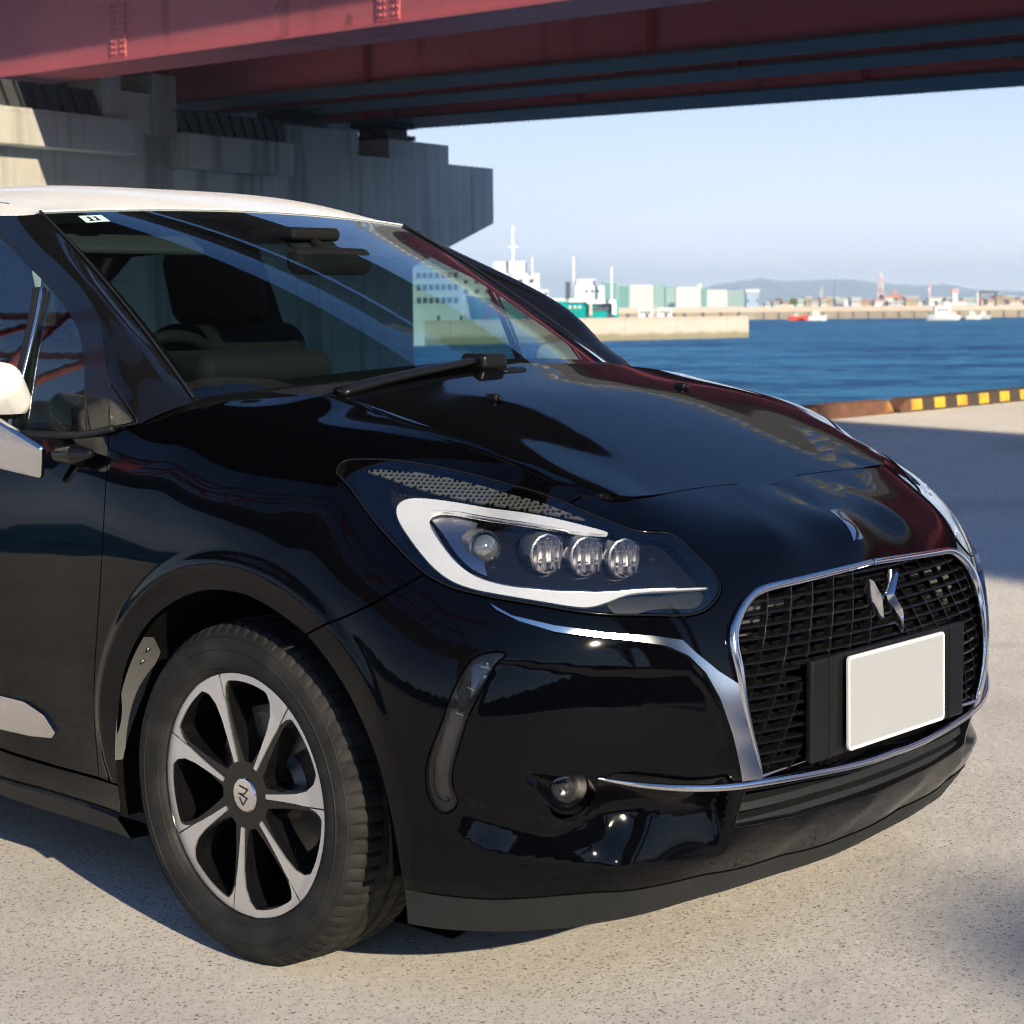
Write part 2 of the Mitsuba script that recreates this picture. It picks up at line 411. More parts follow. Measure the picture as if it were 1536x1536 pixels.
# ------------------------------------------------------------------ concrete pier in the water
PA = np.array([-35.233, 21.824, 0]); PE = unit([-.146, .989, 0]); PNF = unit([.989, .146, 0])
def pbox(a0, a1, d0, d1, z0, z1, r=.0):
    """box in pier axes: along the cap, out of its front face (d > 0 towards the quay), height"""
    m = trimesh.creation.box(extents=[a1 - a0, d1 - d0, z1 - z0]) if not r else rbox([0, 0, 0], [a1 - a0, d1 - d0, z1 - z0], r, seg=2)
    M = np.eye(4); M[:3, 0], M[:3, 1], M[:3, 2] = PE, PNF, [0, 0, 1]; M[:3, 3] = PA + PE * (a0 + a1) / 2 + PNF * (d0 + d1) / 2 + [0, 0, (z0 + z1) / 2]
    m.apply_transform(M)
    if np.linalg.det(M[:3, :3]) < 0:
        m.invert()
    return m
PK = thing('bridge_pier', 'massive grey concrete pier under the red bridge', 'bridge pier')
outline = Polygon([(-14, 5.55), (19.30, 5.55), (19.30, 3.83), (17.26, 3.16), (14.98, 2.40), (14.98, -4), (-10, -4), (-10, 2.4), (-14, 3.6)])
cm = trimesh.creation.extrude_polygon(outline, 3.6, engine='earcut')
M = np.eye(4); M[:3, 0], M[:3, 1], M[:3, 2] = PE, [0, 0, 1], PNF; M[:3, 3] = PA - PNF * 3.6
cm.apply_transform(M)
if np.linalg.det(M[:3, :3]) < 0:
    cm.invert()
put('cap', mikit.ply(cm, 'pier_concrete'), PK)
for a0, a1, z0, z1, d in ((-13, 3.12, 4.95, 5.80, .55), (4.78, 9.06, 4.76, 5.62, .55)):
    put('corbel', mikit.ply(pbox(a0, a1, .002, d, z0, z1, .04), 'pier_concrete', smooth=30), PK)
for a0, a1, z1 in ((9.42, 12.55, 6.20), (13.98, 16.97, 6.12)):
    put('pedestal', mikit.ply(pbox(a0, a1, -2.9, -.05, 5.553, z1), 'pier_concrete'), PK)
put('upstand', mikit.ply(cat(pbox(2.32, 2.96, -.9, .25, 5.553, 6.85), pbox(3.98, 4.80, -.9, .30, 5.50, 7.0), pbox(2.96, 3.98, -.85, .22, 5.556, 6.50)), 'pier_concrete'), PK, label='U shaped concrete upstand')
for a0, a1, z0, z1 in ((-6, 2.2, 5.80, 6.42), (4.95, 8.9, 5.62, 6.22)):
    for k, a in enumerate(np.arange(a0, a1, .42)):
        m = pbox(a, a + .30, -.02, .30, 0, z1 - z0, .0)
        m.vertices += np.outer((m.vertices[:, 2]) * -.45, PE) + [0, 0, z0 + .004]
        put('buffer', mikit.ply(m, 'rubber_slat'), PK)
for a0, a1 in ((14.5, 15.9), (10.3, 11.8)):
    put('bearing', mikit.ply(cat(pbox(a0, a1, -1.9, -.5, 6.21, 6.34), pbox(a0 + .15, a1 - .15, -1.7, -.7, 6.34, 6.55), pbox(a0, a1, -1.9, -.5, 6.55, 6.70)), 'bearing_steel'), PK)

# ------------------------------------------------------------------ harbour beyond, in axes looking out to sea: D metres away, X to the right
HF, HR = np.array([-.67342, .73926, 0]), np.array([.73926, .67342, 0])
H0 = np.array([2.508, -2.871, 0])
def hp(D, X, z):
    return H0 + HF * D + HR * X + [0, 0, z]
def hbox(D, X0, X1, z0, z1, deep=6.0, r=0.0):
    m = trimesh.creation.box(extents=[X1 - X0, deep, z1 - z0]) if not r else rbox([0, 0, 0], [X1 - X0, deep, z1 - z0], r, seg=2)
    M = np.eye(4); M[:3, 0], M[:3, 1], M[:3, 2] = HR, HF, [0, 0, 1]; M[:3, 3] = hp(D + deep / 2, (X0 + X1) / 2, (z0 + z1) / 2)
    m.apply_transform(M)
    return m
def hmesh(m, D, X, z):
    """mesh given as (right, away, up)"""
    M = np.eye(4); M[:3, 0], M[:3, 1], M[:3, 2] = HR, HF, [0, 0, 1]; M[:3, 3] = hp(D, X, z)
    m = m.copy(); m.apply_transform(M)
    return m
# jetty
JT = thing('jetty', 'long low sand coloured concrete jetty across the harbour', 'jetty')
a, b = np.array([150., -9.0]), np.array([174.4, 22.3])
jd = (b - a) / np.linalg.norm(b - a)
a2 = a - jd * 90
jm = []
def jq(D, X, z): return hp(D, X, z)
back = np.array([14., -9.])
P = [a2, b, b + back, a2 + back]
V = [jq(p[0], p[1], z) for z in (-3.0, .06) for p in P]
jm = trimesh.convex.convex_hull(np.array(V))
put('body', mikit.ply(jm, 'jetty_concrete'), JT)
put('cope', mikit.ply(trimesh.convex.convex_hull(np.array([jq(p[0] - .12, p[1], z) for z in (.062, .20) for p in (a2, b, b + [.5, -.2], a2 + [.5, -.2])])), 'jetty_concrete'), JT)
for t in np.linspace(.1, .97, 16):
    p = a + (b - a) * t
    put('bollard', mikit.ply(hmesh(box([0, 0, .25], [.25, .25, .5]), p[0] + .8, p[1], .06), 'steel_dark'), JT)
put('end_post', mikit.ply(hbox(149.6, -8.0, -6.9, -2.0, .25, .5), 'wall_white'), JT)

def windows(parent, D, X0, X1, zs, n, w, h, mat='pane_dark'):
    for z in zs:
        for x in np.linspace(X0, X1, n):
            put('window', mikit.ply(hbox(D - .05, x - w / 2, x + w / 2, z - h / 2, z + h / 2, .1), mat), parent)

def hull_mesh(L, W, H, bow=.25, flip=False, sheer=.3):
    """a boat hull (length along x, bow at +x)"""
    n = 24
    t = np.linspace(0, 1, n)
    w = W / 2 * np.minimum(1, ((1 - t) / bow).clip(0) ** .6) * (.86 + .14 * np.minimum(1, t / .15))
    z1 = H * (1 + sheer * np.maximum(0, (t - .55) / .45) ** 2)
    x = (t - .5) * L
    rows = []
    for k, (ws_, zz) in enumerate(((.55, 0), (.9, .4), (1.0, 1.0))):
        xr = x + L * .05 * zz * t ** 3
        rows.append(np.stack([xr, -w * ws_, z1 * zz], 1))
    V = np.stack(rows + [np.stack([rows[-1][:, 0], w, z1], 1), np.stack([rows[1][:, 0], w * .9, z1 * .4], 1), np.stack([rows[0][:, 0], w * .55, z1 * 0], 1)])
    m = grid(V)
    c = V[:, 0]
    m = cat(m, trimesh.Trimesh(np.vstack([c, c.mean(0)]), [[i, (i + 1) % 6, 6] for i in range(6)], process=False))
    if flip:
        m.vertices = m.vertices * [-1, 1, 1]; m.invert()
    return m

# teal working ship behind the jetty
SH = thing('work_ship', 'teal hulled work ship with white wheelhouse behind the jetty', 'ship')
put('hull', mikit.ply(hmesh(hull_mesh(18, 5, 3.6, .2, True, .25), 232, 4.4, -1.7), 'teal_paint', smooth=30), SH)
hk = put('wheelhouse', mikit.ply(cat(hbox(231, 8.0, 11.7, 2.0, 3.8, 3), hbox(231.4, 8.3, 10.7, 3.8, 4.6, 2)), 'boat_white'), SH)
windows(hk, 231, 9.5, 10.9, (3.1,), 3, .35, .35)
put('stern_arch', mikit.ply(cat(hbox(229, 9.4, 13.0, 1.55, 2.05, .6), hbox(229, 12.5, 13.1, .2, 1.6, .6), hbox(229.2, 7.2, 9.6, 1.75, 2.2, .6)), 'boat_white'), SH)
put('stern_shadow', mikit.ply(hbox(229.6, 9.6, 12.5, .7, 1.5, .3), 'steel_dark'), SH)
put('mast', mikit.ply(hbox(232, 7.82, 8.05, 3.6, 7.4, .3), 'boat_white'), SH)
put('mast', mikit.ply(hbox(228, 12.3, 12.55, 1.9, 6.0, .3), 'boat_white'), SH)
put('funnel', mikit.ply(hbox(231, 6.9, 7.5, 2.0, 4.3, 1), 'steel_dark'), SH)
for x in (7.2, 7.85, 8.4):
    put('port', mikit.ply(hbox(229.4, x, x + .32, 1.0, 1.32, .1), 'boat_white'), SH)
put('fender_post', mikit.ply(hbox(229, 9.7, 10.1, .1, 1.6, .2), 'wall_cream'), SH)
# white passenger ship further left
WS = thing('white_ship', 'large white ship with tall masts beside the windscreen pillar', 'ship')
put('hull', mikit.ply(hmesh(hull_mesh(34, 8, 4.6, .2, True), 345, -4, -1.8), 'boat_white', smooth=30), WS)
dk_ = put('upper_deck', mikit.ply(cat(hbox(341, -10, 5.4, 2.6, 7.4, 6), hbox(342, -3, 3.1, 7.4, 9.6, 4), hbox(340.5, 1.0, 7.0, 2.6, 4.4, 4)), 'boat_white'), WS)
windows(dk_, 340.9, -8, 4, (4.2, 6.0), 7, .8, .7)
windows(dk_, 340.4, 5.6, 6.6, (3.7,), 2, .5, .5)
put('mast', mikit.ply(hbox(340, .45, .85, 7.4, 15.9, .4), 'boat_white'), WS)
put('mast', mikit.ply(hbox(340, 4.0, 4.25, 7.3, 10.3, .4), 'boat_white'), WS)
put('radar', mikit.ply(hbox(340, -.3, 1.6, 12.0, 12.25, .3), 'boat_white'), WS)

def small_boat(D, X, L, mat, label, cab=.45, h=1.0, house=1.5, flip=False, group='small boats moored in the harbour', panes=True):
    k = thing('moored_boat', label, 'boat', group)
    put('hull', mikit.ply(hmesh(hull_mesh(L, L * .32, h, .3, flip), D, X, -1.85), mat, smooth=30), k)
    x0 = -L * .28
    c = put('cabin', mikit.ply(hmesh(cat(rbox([x0 + L * cab / 2, 0, h + house / 2], [L * cab, L * .22, house], .1, seg=2), box([x0 + L * cab / 2, 0, h + house + .1], [L * cab * .8, L * .24, .12])), D, X, -1.85), 'boat_white', smooth=30), k)
    if panes:
        for q in np.linspace(.25, .75, 3):
            put('window', mikit.ply(hmesh(box([x0 + L * cab * q, -L * .115, h + house * .62], [L * cab * .16, .06, house * .3]), D, X, -1.85), 'pane_dark'), c)
    return k
k1 = small_boat(300, 21.3, 2.7, 'boat_white', 'small white boat behind the jetty, left of the pair', .9, 1.3, 1.3)
k2 = small_boat(300, 24.4, 2.7, 'boat_white', 'small white boat behind the jetty, right of the pair', .9, 1.3, 1.3)
small_boat(356, 54.9, 3.6, 'boat_red', 'small red boat lying low off the far quay', .3, .9, .25, panes=False)
small_boat(352, 57.9, 3.4, 'boat_white', 'small white boat touching the red boat', .4, .9, .9)
y1 = small_boat(332, 77.0, 5.6, 'boat_white', 'white motor yacht with raised cabin near the right edge', .5, .95, 1.5, True)
put('flying_bridge', mikit.ply(hmesh(cat(box([.6, 0, 2.9], [1.6, 1.2, .5]), box([.4, 0, 3.5], [.08, .08, 1.0])), 332, 77.2, -1.85), 'boat_white'), y1)
for i, (x, l, m, t) in enumerate(((80.3, 2.6, 'boat_white', 'small white launch just right of the yacht'), (83.0, 2.4, 'boat_white', 'second small launch right of the yacht below the boat hoist'), (85.6, 2.8, 'boat_white', 'third small launch right of the yacht'), (88.6, 2.4, 'wall_grey', 'grey launch farthest right on the far quay'))):
    small_boat(345 + 4 * (i % 2), x, l, m, t, .4, .7, .7)

# far quay and the town on it
FQ = np.array([[398, 20], [398, 53], [396, 70], [392, 90], [392, 110], [395, 150], [420, 260]], float)
fv = np.stack([np.stack([hp(D, X, z) for D, X in FQ]) for z in (-3, -.2)])
fl = np.stack([np.stack([hp(D + e, X, z) for D, X in FQ]) for e, z in ((0, -.2), (3, -.15), (3.2, .55), (60, .7))])
structure('far_shore', mikit.ply(grid(np.stack([hp(D + e, X * (1 + e / 420), z) for e, z in ((60, .7), (2500, .8)) for D, X in FQ]).reshape(2, len(FQ), 3)), 'far_sand'), 'flat built up land beyond the far quay', 'land')
FK = thing('far_quay', 'low brown stone quay wall on the far side of the harbour', 'quay wall')
put('wall', mikit.ply(grid(fv), 'far_wall'), FK)
put('step', mikit.ply(grid(fl), 'far_sand'), FK)
for X in np.arange(54, 112, 3.1):
    D = np.interp(X, FQ[:, 1], FQ[:, 0])
    put('fender', mikit.ply(hbox(D - .15, X, X + .28, -1.8, -.35, .2), 'steel_dark'), FK)

def building(name, D, X0, X1, z0, z1, mat, label, cat_='building', deep=8, stripes=None, win=None, roof=None, group=None):
    k = thing(name, label, cat_, group)
    w = put('wall', mikit.ply(hbox(D, X0, X1, z0, z1, deep), mat), k)
    if stripes:
        n, sm, wd = stripes
        n, wd = 2 * n + 1, wd * .62
        for x in np.linspace(X0, X1, n + 2)[1:-1]:
            put('panel', mikit.ply(hbox(D - .25, x - wd / 2, x + wd / 2, z0 + .4, z1 - .25, .25), sm), k)
    if win:
        nx, zs, ww, hh = win
        windows(k, D - .05, X0 + .12 * (X1 - X0), X1 - .12 * (X1 - X0), zs, nx, ww, hh)
    if roof:
        put('roof', mikit.ply(hbox(D - .4, X0 - .3, X1 + .3, z1, z1 + roof[1], deep + .8), roof[0]), k)
    return k
row = [(45.0, 52.1, 13.0, 'wall_lightteal', (3, 'wall_teal', 1.4), 'teal striped tall hall at the left end of the far row'), (52.4, 57.8, 11.4, 'wall_lightteal', (3, 'wall_teal', 1.0), 'pale teal hall second from the left in the far row'),
       (58.0, 69.0, 11.5, 'wall_white', (5, 'wall_grey', .7), 'long white and grey panelled hall in the far row'), (69.1, 74.6, 11.9, 'wall_teal', (2, 'wall_lightteal', .6), 'dark teal hall right of the long white hall'),
       (74.9, 79.7, 10.2, 'wall_teal', (3, 'wall_lightteal', .5), 'dark teal hall with three pale stripes'), (79.9, 92.1, 10.4, 'wall_grey', (7, 'wall_white', .8), 'grey hall with many white uprights'), (92.3, 94.8, 9.8, 'wall_teal', None, 'narrow teal hall between grey and white'),
       (95.0, 104.4, 8.8, 'wall_white', (4, 'wall_grey', .5), 'plain white hall right of the narrow teal one'), (104.6, 114.7, 8.3, 'wall_grey', (4, 'wall_teal', .8), 'grey hall with teal strips at the right end of the far row')]
for X0, X1, z1, m, st, lb in row:
    kk = building('warehouse', 900, X0, X1, -1, z1, m, lb, 'warehouse', 14, st, group='halls in the far row')
building('white_dome', 880, 88.2, 90.5, 9.6, 11.6, 'wall_white', 'small white turret above the far row of halls', 'tower', 2, win=(1, (10.4,), .5, .5))
building('harbour_office', 330, -17.1, -8.5, -1, 8.2, 'wall_white', 'white three storey harbour office seen through the windscreen', deep=10, win=(7, (2.6, 4.9, 7.0), .75, 1.0), roof=('wall_white', .3))
building('annex', 329, -19.5, -17.2, -1, 6.0, 'wall_grey', 'grey annex beside the white harbour office', deep=8, win=(2, (2.6, 4.6), .6, .9))
building('shed', 345, -8.0, -2.6, -1, 3.6, 'wall_teal', 'teal roofed quayside shed right of the harbour office', 'shed', win=(4, (.9,), .7, .9), roof=('teal_paint', .5))
k = thing('parked_truck', 'dark blue box truck on the jetty right of the shed', 'truck')
put('box', mikit.ply(hbox(168, -2.5, -.9, .35, 1.75, 2, .05), 'steel_blue'), k); put('cab', mikit.ply(hbox(168, -.88, -.45, .35, 1.3, 1.8, .1), 'steel_blue'), k)
for x in (-2.2, -.8):
    w_ = trimesh.creation.cylinder(.22, .3, sections=16); w_.apply_transform(trimesh.transformations.rotation_matrix(np.pi / 2, [1, 0, 0]))
    put('wheel', mikit.ply(hmesh(w_, 168, x, .28), 'steel_dark'), k)
building('blue_house', 600, 76.0, 79.9, .6, 5.4, 'wall_blue', 'small blue house with a white roof at the end of the halls', 'house', 5, roof=('wall_white', .9), win=(2, (2.6,), .7, .8))
building('red_roofed_hall', 640, 128.4, 134.4, .4, 3.2, 'wall_cream', 'cream hall with a red roof below the lattice tower', 'building', 8, roof=('roof_red', 1.2), win=(4, (1.8,), .7, .8))
rngb = np.random.default_rng(3)
tints = ('wall_white', 'wall_grey', 'wall_cream', 'wall_lightteal', 'far_wall')
words = ('white', 'grey', 'cream', 'pale teal', 'brown')
LOC = ['left of the striped yellow tree', 'behind the red boat', 'above the small white boat', 'left of the green crane', 'right of the green crane', 'midway along the far quay', 'left of the lattice tower', 'just right of the lattice tower', 'right of the red roofed hall', 'left of the big chimney', 'right of the big chimney', 'behind the motor yacht', 'left of the boat hoist', 'behind the boat hoist', 'right of the boat hoist', 'far right of the harbour', 'at the right picture edge']
SEEN = []
for i, X in enumerate(np.linspace(83, 178, 38)):
    w = rngb.uniform(1.6, 4.4); h = rngb.uniform(.8, 2.8); j = rngb.integers(5)
    D = 560 + rngb.uniform(-20, 60)
    X_ = X * D / 600
    lab = f'{words[j]} {("low", "taller")[int(h > 1.9)]} town building {LOC[min(len(LOC) - 1, i * 17 // 38)]}'
    n_ = sum(x == lab for x in SEEN); SEEN.append(lab)
    if n_:
        lab += (', the right one of two', ', rightmost of its like')[n_ > 1]
    building('town_house', D, X_ - w / 2, X_ + w / 2, .4, .6 + h, tints[j], lab, 'building', 5, win=(3, (.6 + h * .6,), .5, .5) if h > 1.2 else None, roof=(('wall_grey', 'roof_red', 'wall_lightteal')[int(rngb.integers(3))], .35), group='low buildings behind the far quay')
# towers, chimneys, crane, hoist
def lattice(D, X, z0, z1, w0, w1, mats, name, label, cat_):
    k = thing(name, label, cat_)
    n = 6
    for i in range(n):
        za, zb = z0 + (z1 - z0) * i / n, z0 + (z1 - z0) * (i + 1) / n
        wa, wb = w0 + (w1 - w0) * i / n, w0 + (w1 - w0) * (i + 1) / n
        P = lambda w, z, sx, sy: hp(D + sy * w / 2, X + sx * w / 2, z)
        ms = []
        for sx, sy, tx, ty in ((-1, -1, 1, -1), (1, -1, 1, 1), (1, 1, -1, 1), (-1, 1, -1, -1)):
            r = .11 * D / 600
            ms += [tube([P(wa, za, sx, sy), P(wb, zb, sx, sy)], r, 4), tube([P(wa, za, sx, sy), P(wb, zb, tx, ty)], r * .7, 4), tube([P(wb, zb, sx, sy), P(wb, zb, tx, ty)], r * .7, 4)]
        put('section', mikit.ply(cat(*ms), mats[i % len(mats)]), k)
    return k
lattice(900, 178.6, 1, 16.6, 3.6, .9, ('tower_pink', 'wall_white'), 'lattice_tower', 'red and white lattice tower rising above the far hills', 'tower')
lattice(800, 133.3, 1, 8.4, 1.0, 1.0, ('wall_white',), 'mast_tower', 'thin white mast left of the green crane', 'mast')
lattice(800, 164.8, 1, 7.5, 1.0, .8, ('tower_pink',), 'signal_mast', 'thin pink signal mast right of the lattice tower', 'mast')
ck = thing('harbour_crane', 'slim dark green crane standing on the far quay', 'crane')
put('jib', mikit.ply(tube([hp(620, 107.4, .9), hp(620, 108.0, 9.0)], .28, 5), 'wall_teal'), ck)
put('base', mikit.ply(hbox(619, 106.6, 108.2, .6, 1.6, 1), 'steel_dark'), ck)
ch = thing('chimney', 'tall red and white striped chimney right of the lattice tower', 'chimney')
for i in range(5):
    c = trimesh.creation.cylinder(.62 - .03 * i, 2.2, sections=14); put('band', mikit.ply(hmesh(c, 900, 202, 1.2 + 2.2 * i), ('tower_pink', 'wall_white')[i % 2], smooth=30), ch)
tk = thing('control_tower', 'slender pale tower left of the boat hoist', 'tower')
put('shaft', mikit.ply(hbox(520, 123.3, 124.6, .5, 4.2, 1.2), 'wall_white'), tk); put('cabin', mikit.ply(hbox(519.8, 123.0, 124.9, 4.2, 5.2, 1.6), 'tower_pink'), tk)
gk = thing('boat_hoist', 'dark portal boat hoist at the right end of the far quay', 'gantry')
put('beam', mikit.ply(hbox(400, 100.7, 104.3, 3.3, 3.75, .6), 'steel_dark'), gk)
put('leg', mikit.ply(hbox(400, 100.7, 101.05, -.2, 3.3, .6), 'rust_leg'), gk); put('leg', mikit.ply(hbox(400, 103.95, 104.3, -.2, 3.3, .6), 'steel_dark'), gk)
put('light_leg', mikit.ply(hbox(399, 99.8, 100.1, -.2, 3.6, .4), 'wall_white'), gk)
# bushes on the far quay
def leaf_ball(c, r, n, size, seed):
    g = np.random.default_rng(seed)
    d = g.normal(size=(n, 3)); d /= np.linalg.norm(d, axis=1, keepdims=True)
    P = c + d * (g.random((n, 1)) ** .45) * r
    a, b = g.normal(size=(2, n, 3)); a /= np.linalg.norm(a, axis=1, keepdims=True); b -= a * (a * b).sum(1, keepdims=True); b /= np.linalg.norm(b, axis=1, keepdims=True)
    s = size * g.uniform(.6, 1.3, (n, 1))
    V = np.stack([P - a * s, P + b * s * .6, P + a * s, P - b * s * .6], 1).reshape(-1, 3)
    i = np.arange(n)[:, None] * 4
    return trimesh.Trimesh(V, np.vstack([i + [0, 1, 2], i + [0, 2, 3]]), process=False)
for (D, X, r, lb) in ((560, 85, 1.5, 'yellow green tree standing behind the red boat'), (560, 80.5, 1.3, 'dark green tree left of the yellow green one')):
    k = thing('quayside_tree', lb, 'tree')
    put('trunk', mikit.ply(tube([hp(D, X, .6), hp(D, X, 1.9)], .14, 6), 'tree_bark'), k)
    put('crown', mikit.ply(leaf_ball(hp(D, X, 2.2), np.array([r, r, r * .75]), 500, .22, 5), 'far_leaf' if X > 82 else 'tree_leaf'), k)
# small people and vehicles on the jetty read as specks: a few parked cars
for i, (x, m, c) in enumerate(((26.4, 'wall_grey', 'grey'), (28.3, 'steel_dark', 'dark'))):
    k = thing('distant_car', f'{c} car parked behind the small white boats', 'car')
    put('body', mikit.ply(hmesh(cat(rbox([0, 0, .5], [1.9, 1, .5], .15, seg=2), rbox([0, 0, .9], [1.1, .9, .45], .15, seg=2)), 330, x, -.9), m, smooth=30), k)
# hills
hx = np.array([-1600, 338, 587, 687, 787, 912, 949, 1037, 1186, 1286, 1361, 1436, 1586, 1649, 1711, 1836, 1986, 2600, 4000])
hz = np.array([20, 40, 50, 64, 85, 101, 106, 95, 99, 100, 89, 81, 72, 77, 61, 53, 44, 60, 30])
X = np.linspace(-1600, 4000, 400)
top = np.interp(X, hx, hz) + 7 * (meshkit.fbm(np.stack([X / 90, X * 0, X * 0], 1), 4, 3) - .5)
rows = [np.stack([hp(7000 - 900 * (1 - f) ** .8 + 120 * meshkit.noise(np.array([x / 200, f * 5, 1.])), x, t * f - 3) for x, t in zip(X, top)]) for f in np.linspace(0, 1, 9)]
structure('far_hills', mikit.ply(grid(np.stack(rows)), 'hill_haze_blue', smooth=True), 'low blue hills along the horizon', 'hills')
# the air: one closed box of thin haze round everything
scene['haze'] = {'type': 'cube', 'to_world': T().translate([0, 0, 90.0]).scale([9000, 9000, 97.0]), 'bsdf': {'type': 'null'}, 'interior': {'type': 'ref', 'id': 'haze_air'}}
labels['haze'] = {'label': 'thin sea haze over the harbour', 'category': 'haze', 'kind': 'stuff'}
# ------------------------------------------------------------------ what stands behind the camera and only shows in shadows and reflections
# red truss bridge span, seen reflected in the car's flank
TB = thing('truss_bridge', 'red steel truss bridge reflected in the side window', 'bridge')
def chord(z, y): return tube([[-70, y, z], [14, y, z]], .35, 6)
for y in (-23.0, -29.0):
    put('lower_chord', mikit.ply(chord(15.0, y), 'bridge_red', smooth=True), TB); put('upper_chord', mikit.ply(chord(24.0, y), 'bridge_red', smooth=True), TB)
    for k, x in enumerate(np.arange(-70, 8, 9.0)):
        put('diagonal', mikit.ply(tube([[x, y, 15.0], [x + 4.5, y, 24.0], [x + 9, y, 15.0]], .26, 6), 'bridge_red', smooth=True), TB)
put('road_deck', mikit.ply(box([-28, -26, 14.2], [84, 7, .9]), 'deck_concrete'), TB)
for x in (-69, 12):
    put('column', mikit.ply(box([x, -26, 6.8], [1.6, 5, 13.6]), 'pier_concrete'), TB)
# wooded hill
g = np.random.default_rng(11)
az = np.radians(np.linspace(-120, 8, 160))
R0 = 90
hgt = 5 + 15 * np.exp(-((np.degrees(az) + 22) / 24) ** 2) + 5 * meshkit.fbm(np.stack([az * 22, az * 0, az * 0], 1), 4, 5) + 2.5 * (g.random(160))
rows = [np.stack([R0 * np.cos(az) * (1 + .25 * f), R0 * np.sin(az) * (1 + .25 * f), hgt * f ** .7], 1) for f in np.linspace(0, 1, 8)]
structure('wooded_hill', mikit.ply(grid(np.stack(rows)), 'hill_haze_blue', smooth=False), 'dark wooded hill behind the photographer', 'hill')
# unseen tower and mast added to cast the shadows that cross the quay
tw_ = thing('shadow_caster_tower', 'tall grey unseen tower added to cast the broad shadow on the quay', 'tower')
put('shaft', mikit.ply(box([30, -1.25, 10], [6, 5.3, 20]), 'tower_grey'), tw_)
for z in np.arange(2, 19, 3):
    put('window', mikit.ply(box([26.98, -1.25, z], [.06, 1.2, 1.4]), 'pane_dark'), tw_)
mk_ = thing('shadow_caster_mast', 'slim unseen mast added to cast the thin shadow on the quay', 'mast')
c = trimesh.creation.cylinder(.37, 22, sections=20); c.apply_translation([26, 2.75, 11]); put('pole', mikit.ply(c, 'tower_grey', smooth=True), mk_)
# tree whose crown shades the right of the quay
def leafy_tree(x, y, h, r, seed, label):
    k = thing('shade_tree', label, 'tree', 'trees behind the photographer')
    gg = np.random.default_rng(seed)
    limbs = [tube(spline([[x, y, 0], [x + .1, y + .1, h * .35], [x - .1, y, h * .7], [x, y, h]], 12), np.linspace(.22, .06, 12), 8)]
    balls = []
    for i in range(13):
        a = gg.uniform(0, 2 * np.pi); q = gg.uniform(.25, 1.0) * r; z = h * gg.uniform(.95, 1.05)
        c = np.array([x + q * np.cos(a), y + q * np.sin(a), z])
        limbs.append(tube([[x, y, h * gg.uniform(.5, .8)], (c + [x, y, z]) / 2, c], [.06, .04, .015], 5))
        balls.append(leaf_ball(c, np.array([.55, .55, .4]) * gg.uniform(.6, 1.2) * r / 2.2, 150, .10, seed * 100 + i))
    put('trunk', mikit.ply(cat(*limbs), 'tree_bark', smooth=True), k)
    put('crown', mikit.ply(cat(*balls), 'tree_leaf'), k)
leafy_tree(25.55, -5.2, 10.0, 1.55, 21, 'leafy tree behind the photographer shading the right of the quay')
leafy_tree(24.9, -3.3, 10.0, 1.4, 33, 'second leafy tree behind the photographer')

# upper deck of the double deck bridge, high over the water beside the car: plates with the underside shade put into their colour, slits of sky between
UD = thing('upper_bridge_deck', 'dark underside of the high bridge deck reflected in the bonnet', 'bridge')
for y0, y1, x1 in ((-9, 11.9, -1.5), (15.3, 16.4, -9), (18.0, 21.9, -9), (22.6, 23.4, -9)):
    m = box([(x1 - 90) / 2 + 9.5, (y0 + y1) / 2 - 23.2, 17.6], [90 + x1, y1 - y0, 1.2]); m.apply_transform(trimesh.transformations.rotation_matrix(-math.radians(5.5), [0, 0, 1])); m.apply_translation([-9.5, 23.0, 0])
    put('deck', mikit.ply(m, 'deck_shade_black'), UD)
for x in (-75, -58):
    for y in (-4, 8):
        put('column', mikit.ply(box([x, y, 7.0], [2.2, 2.2, 18.0]), 'pier_concrete'), UD)
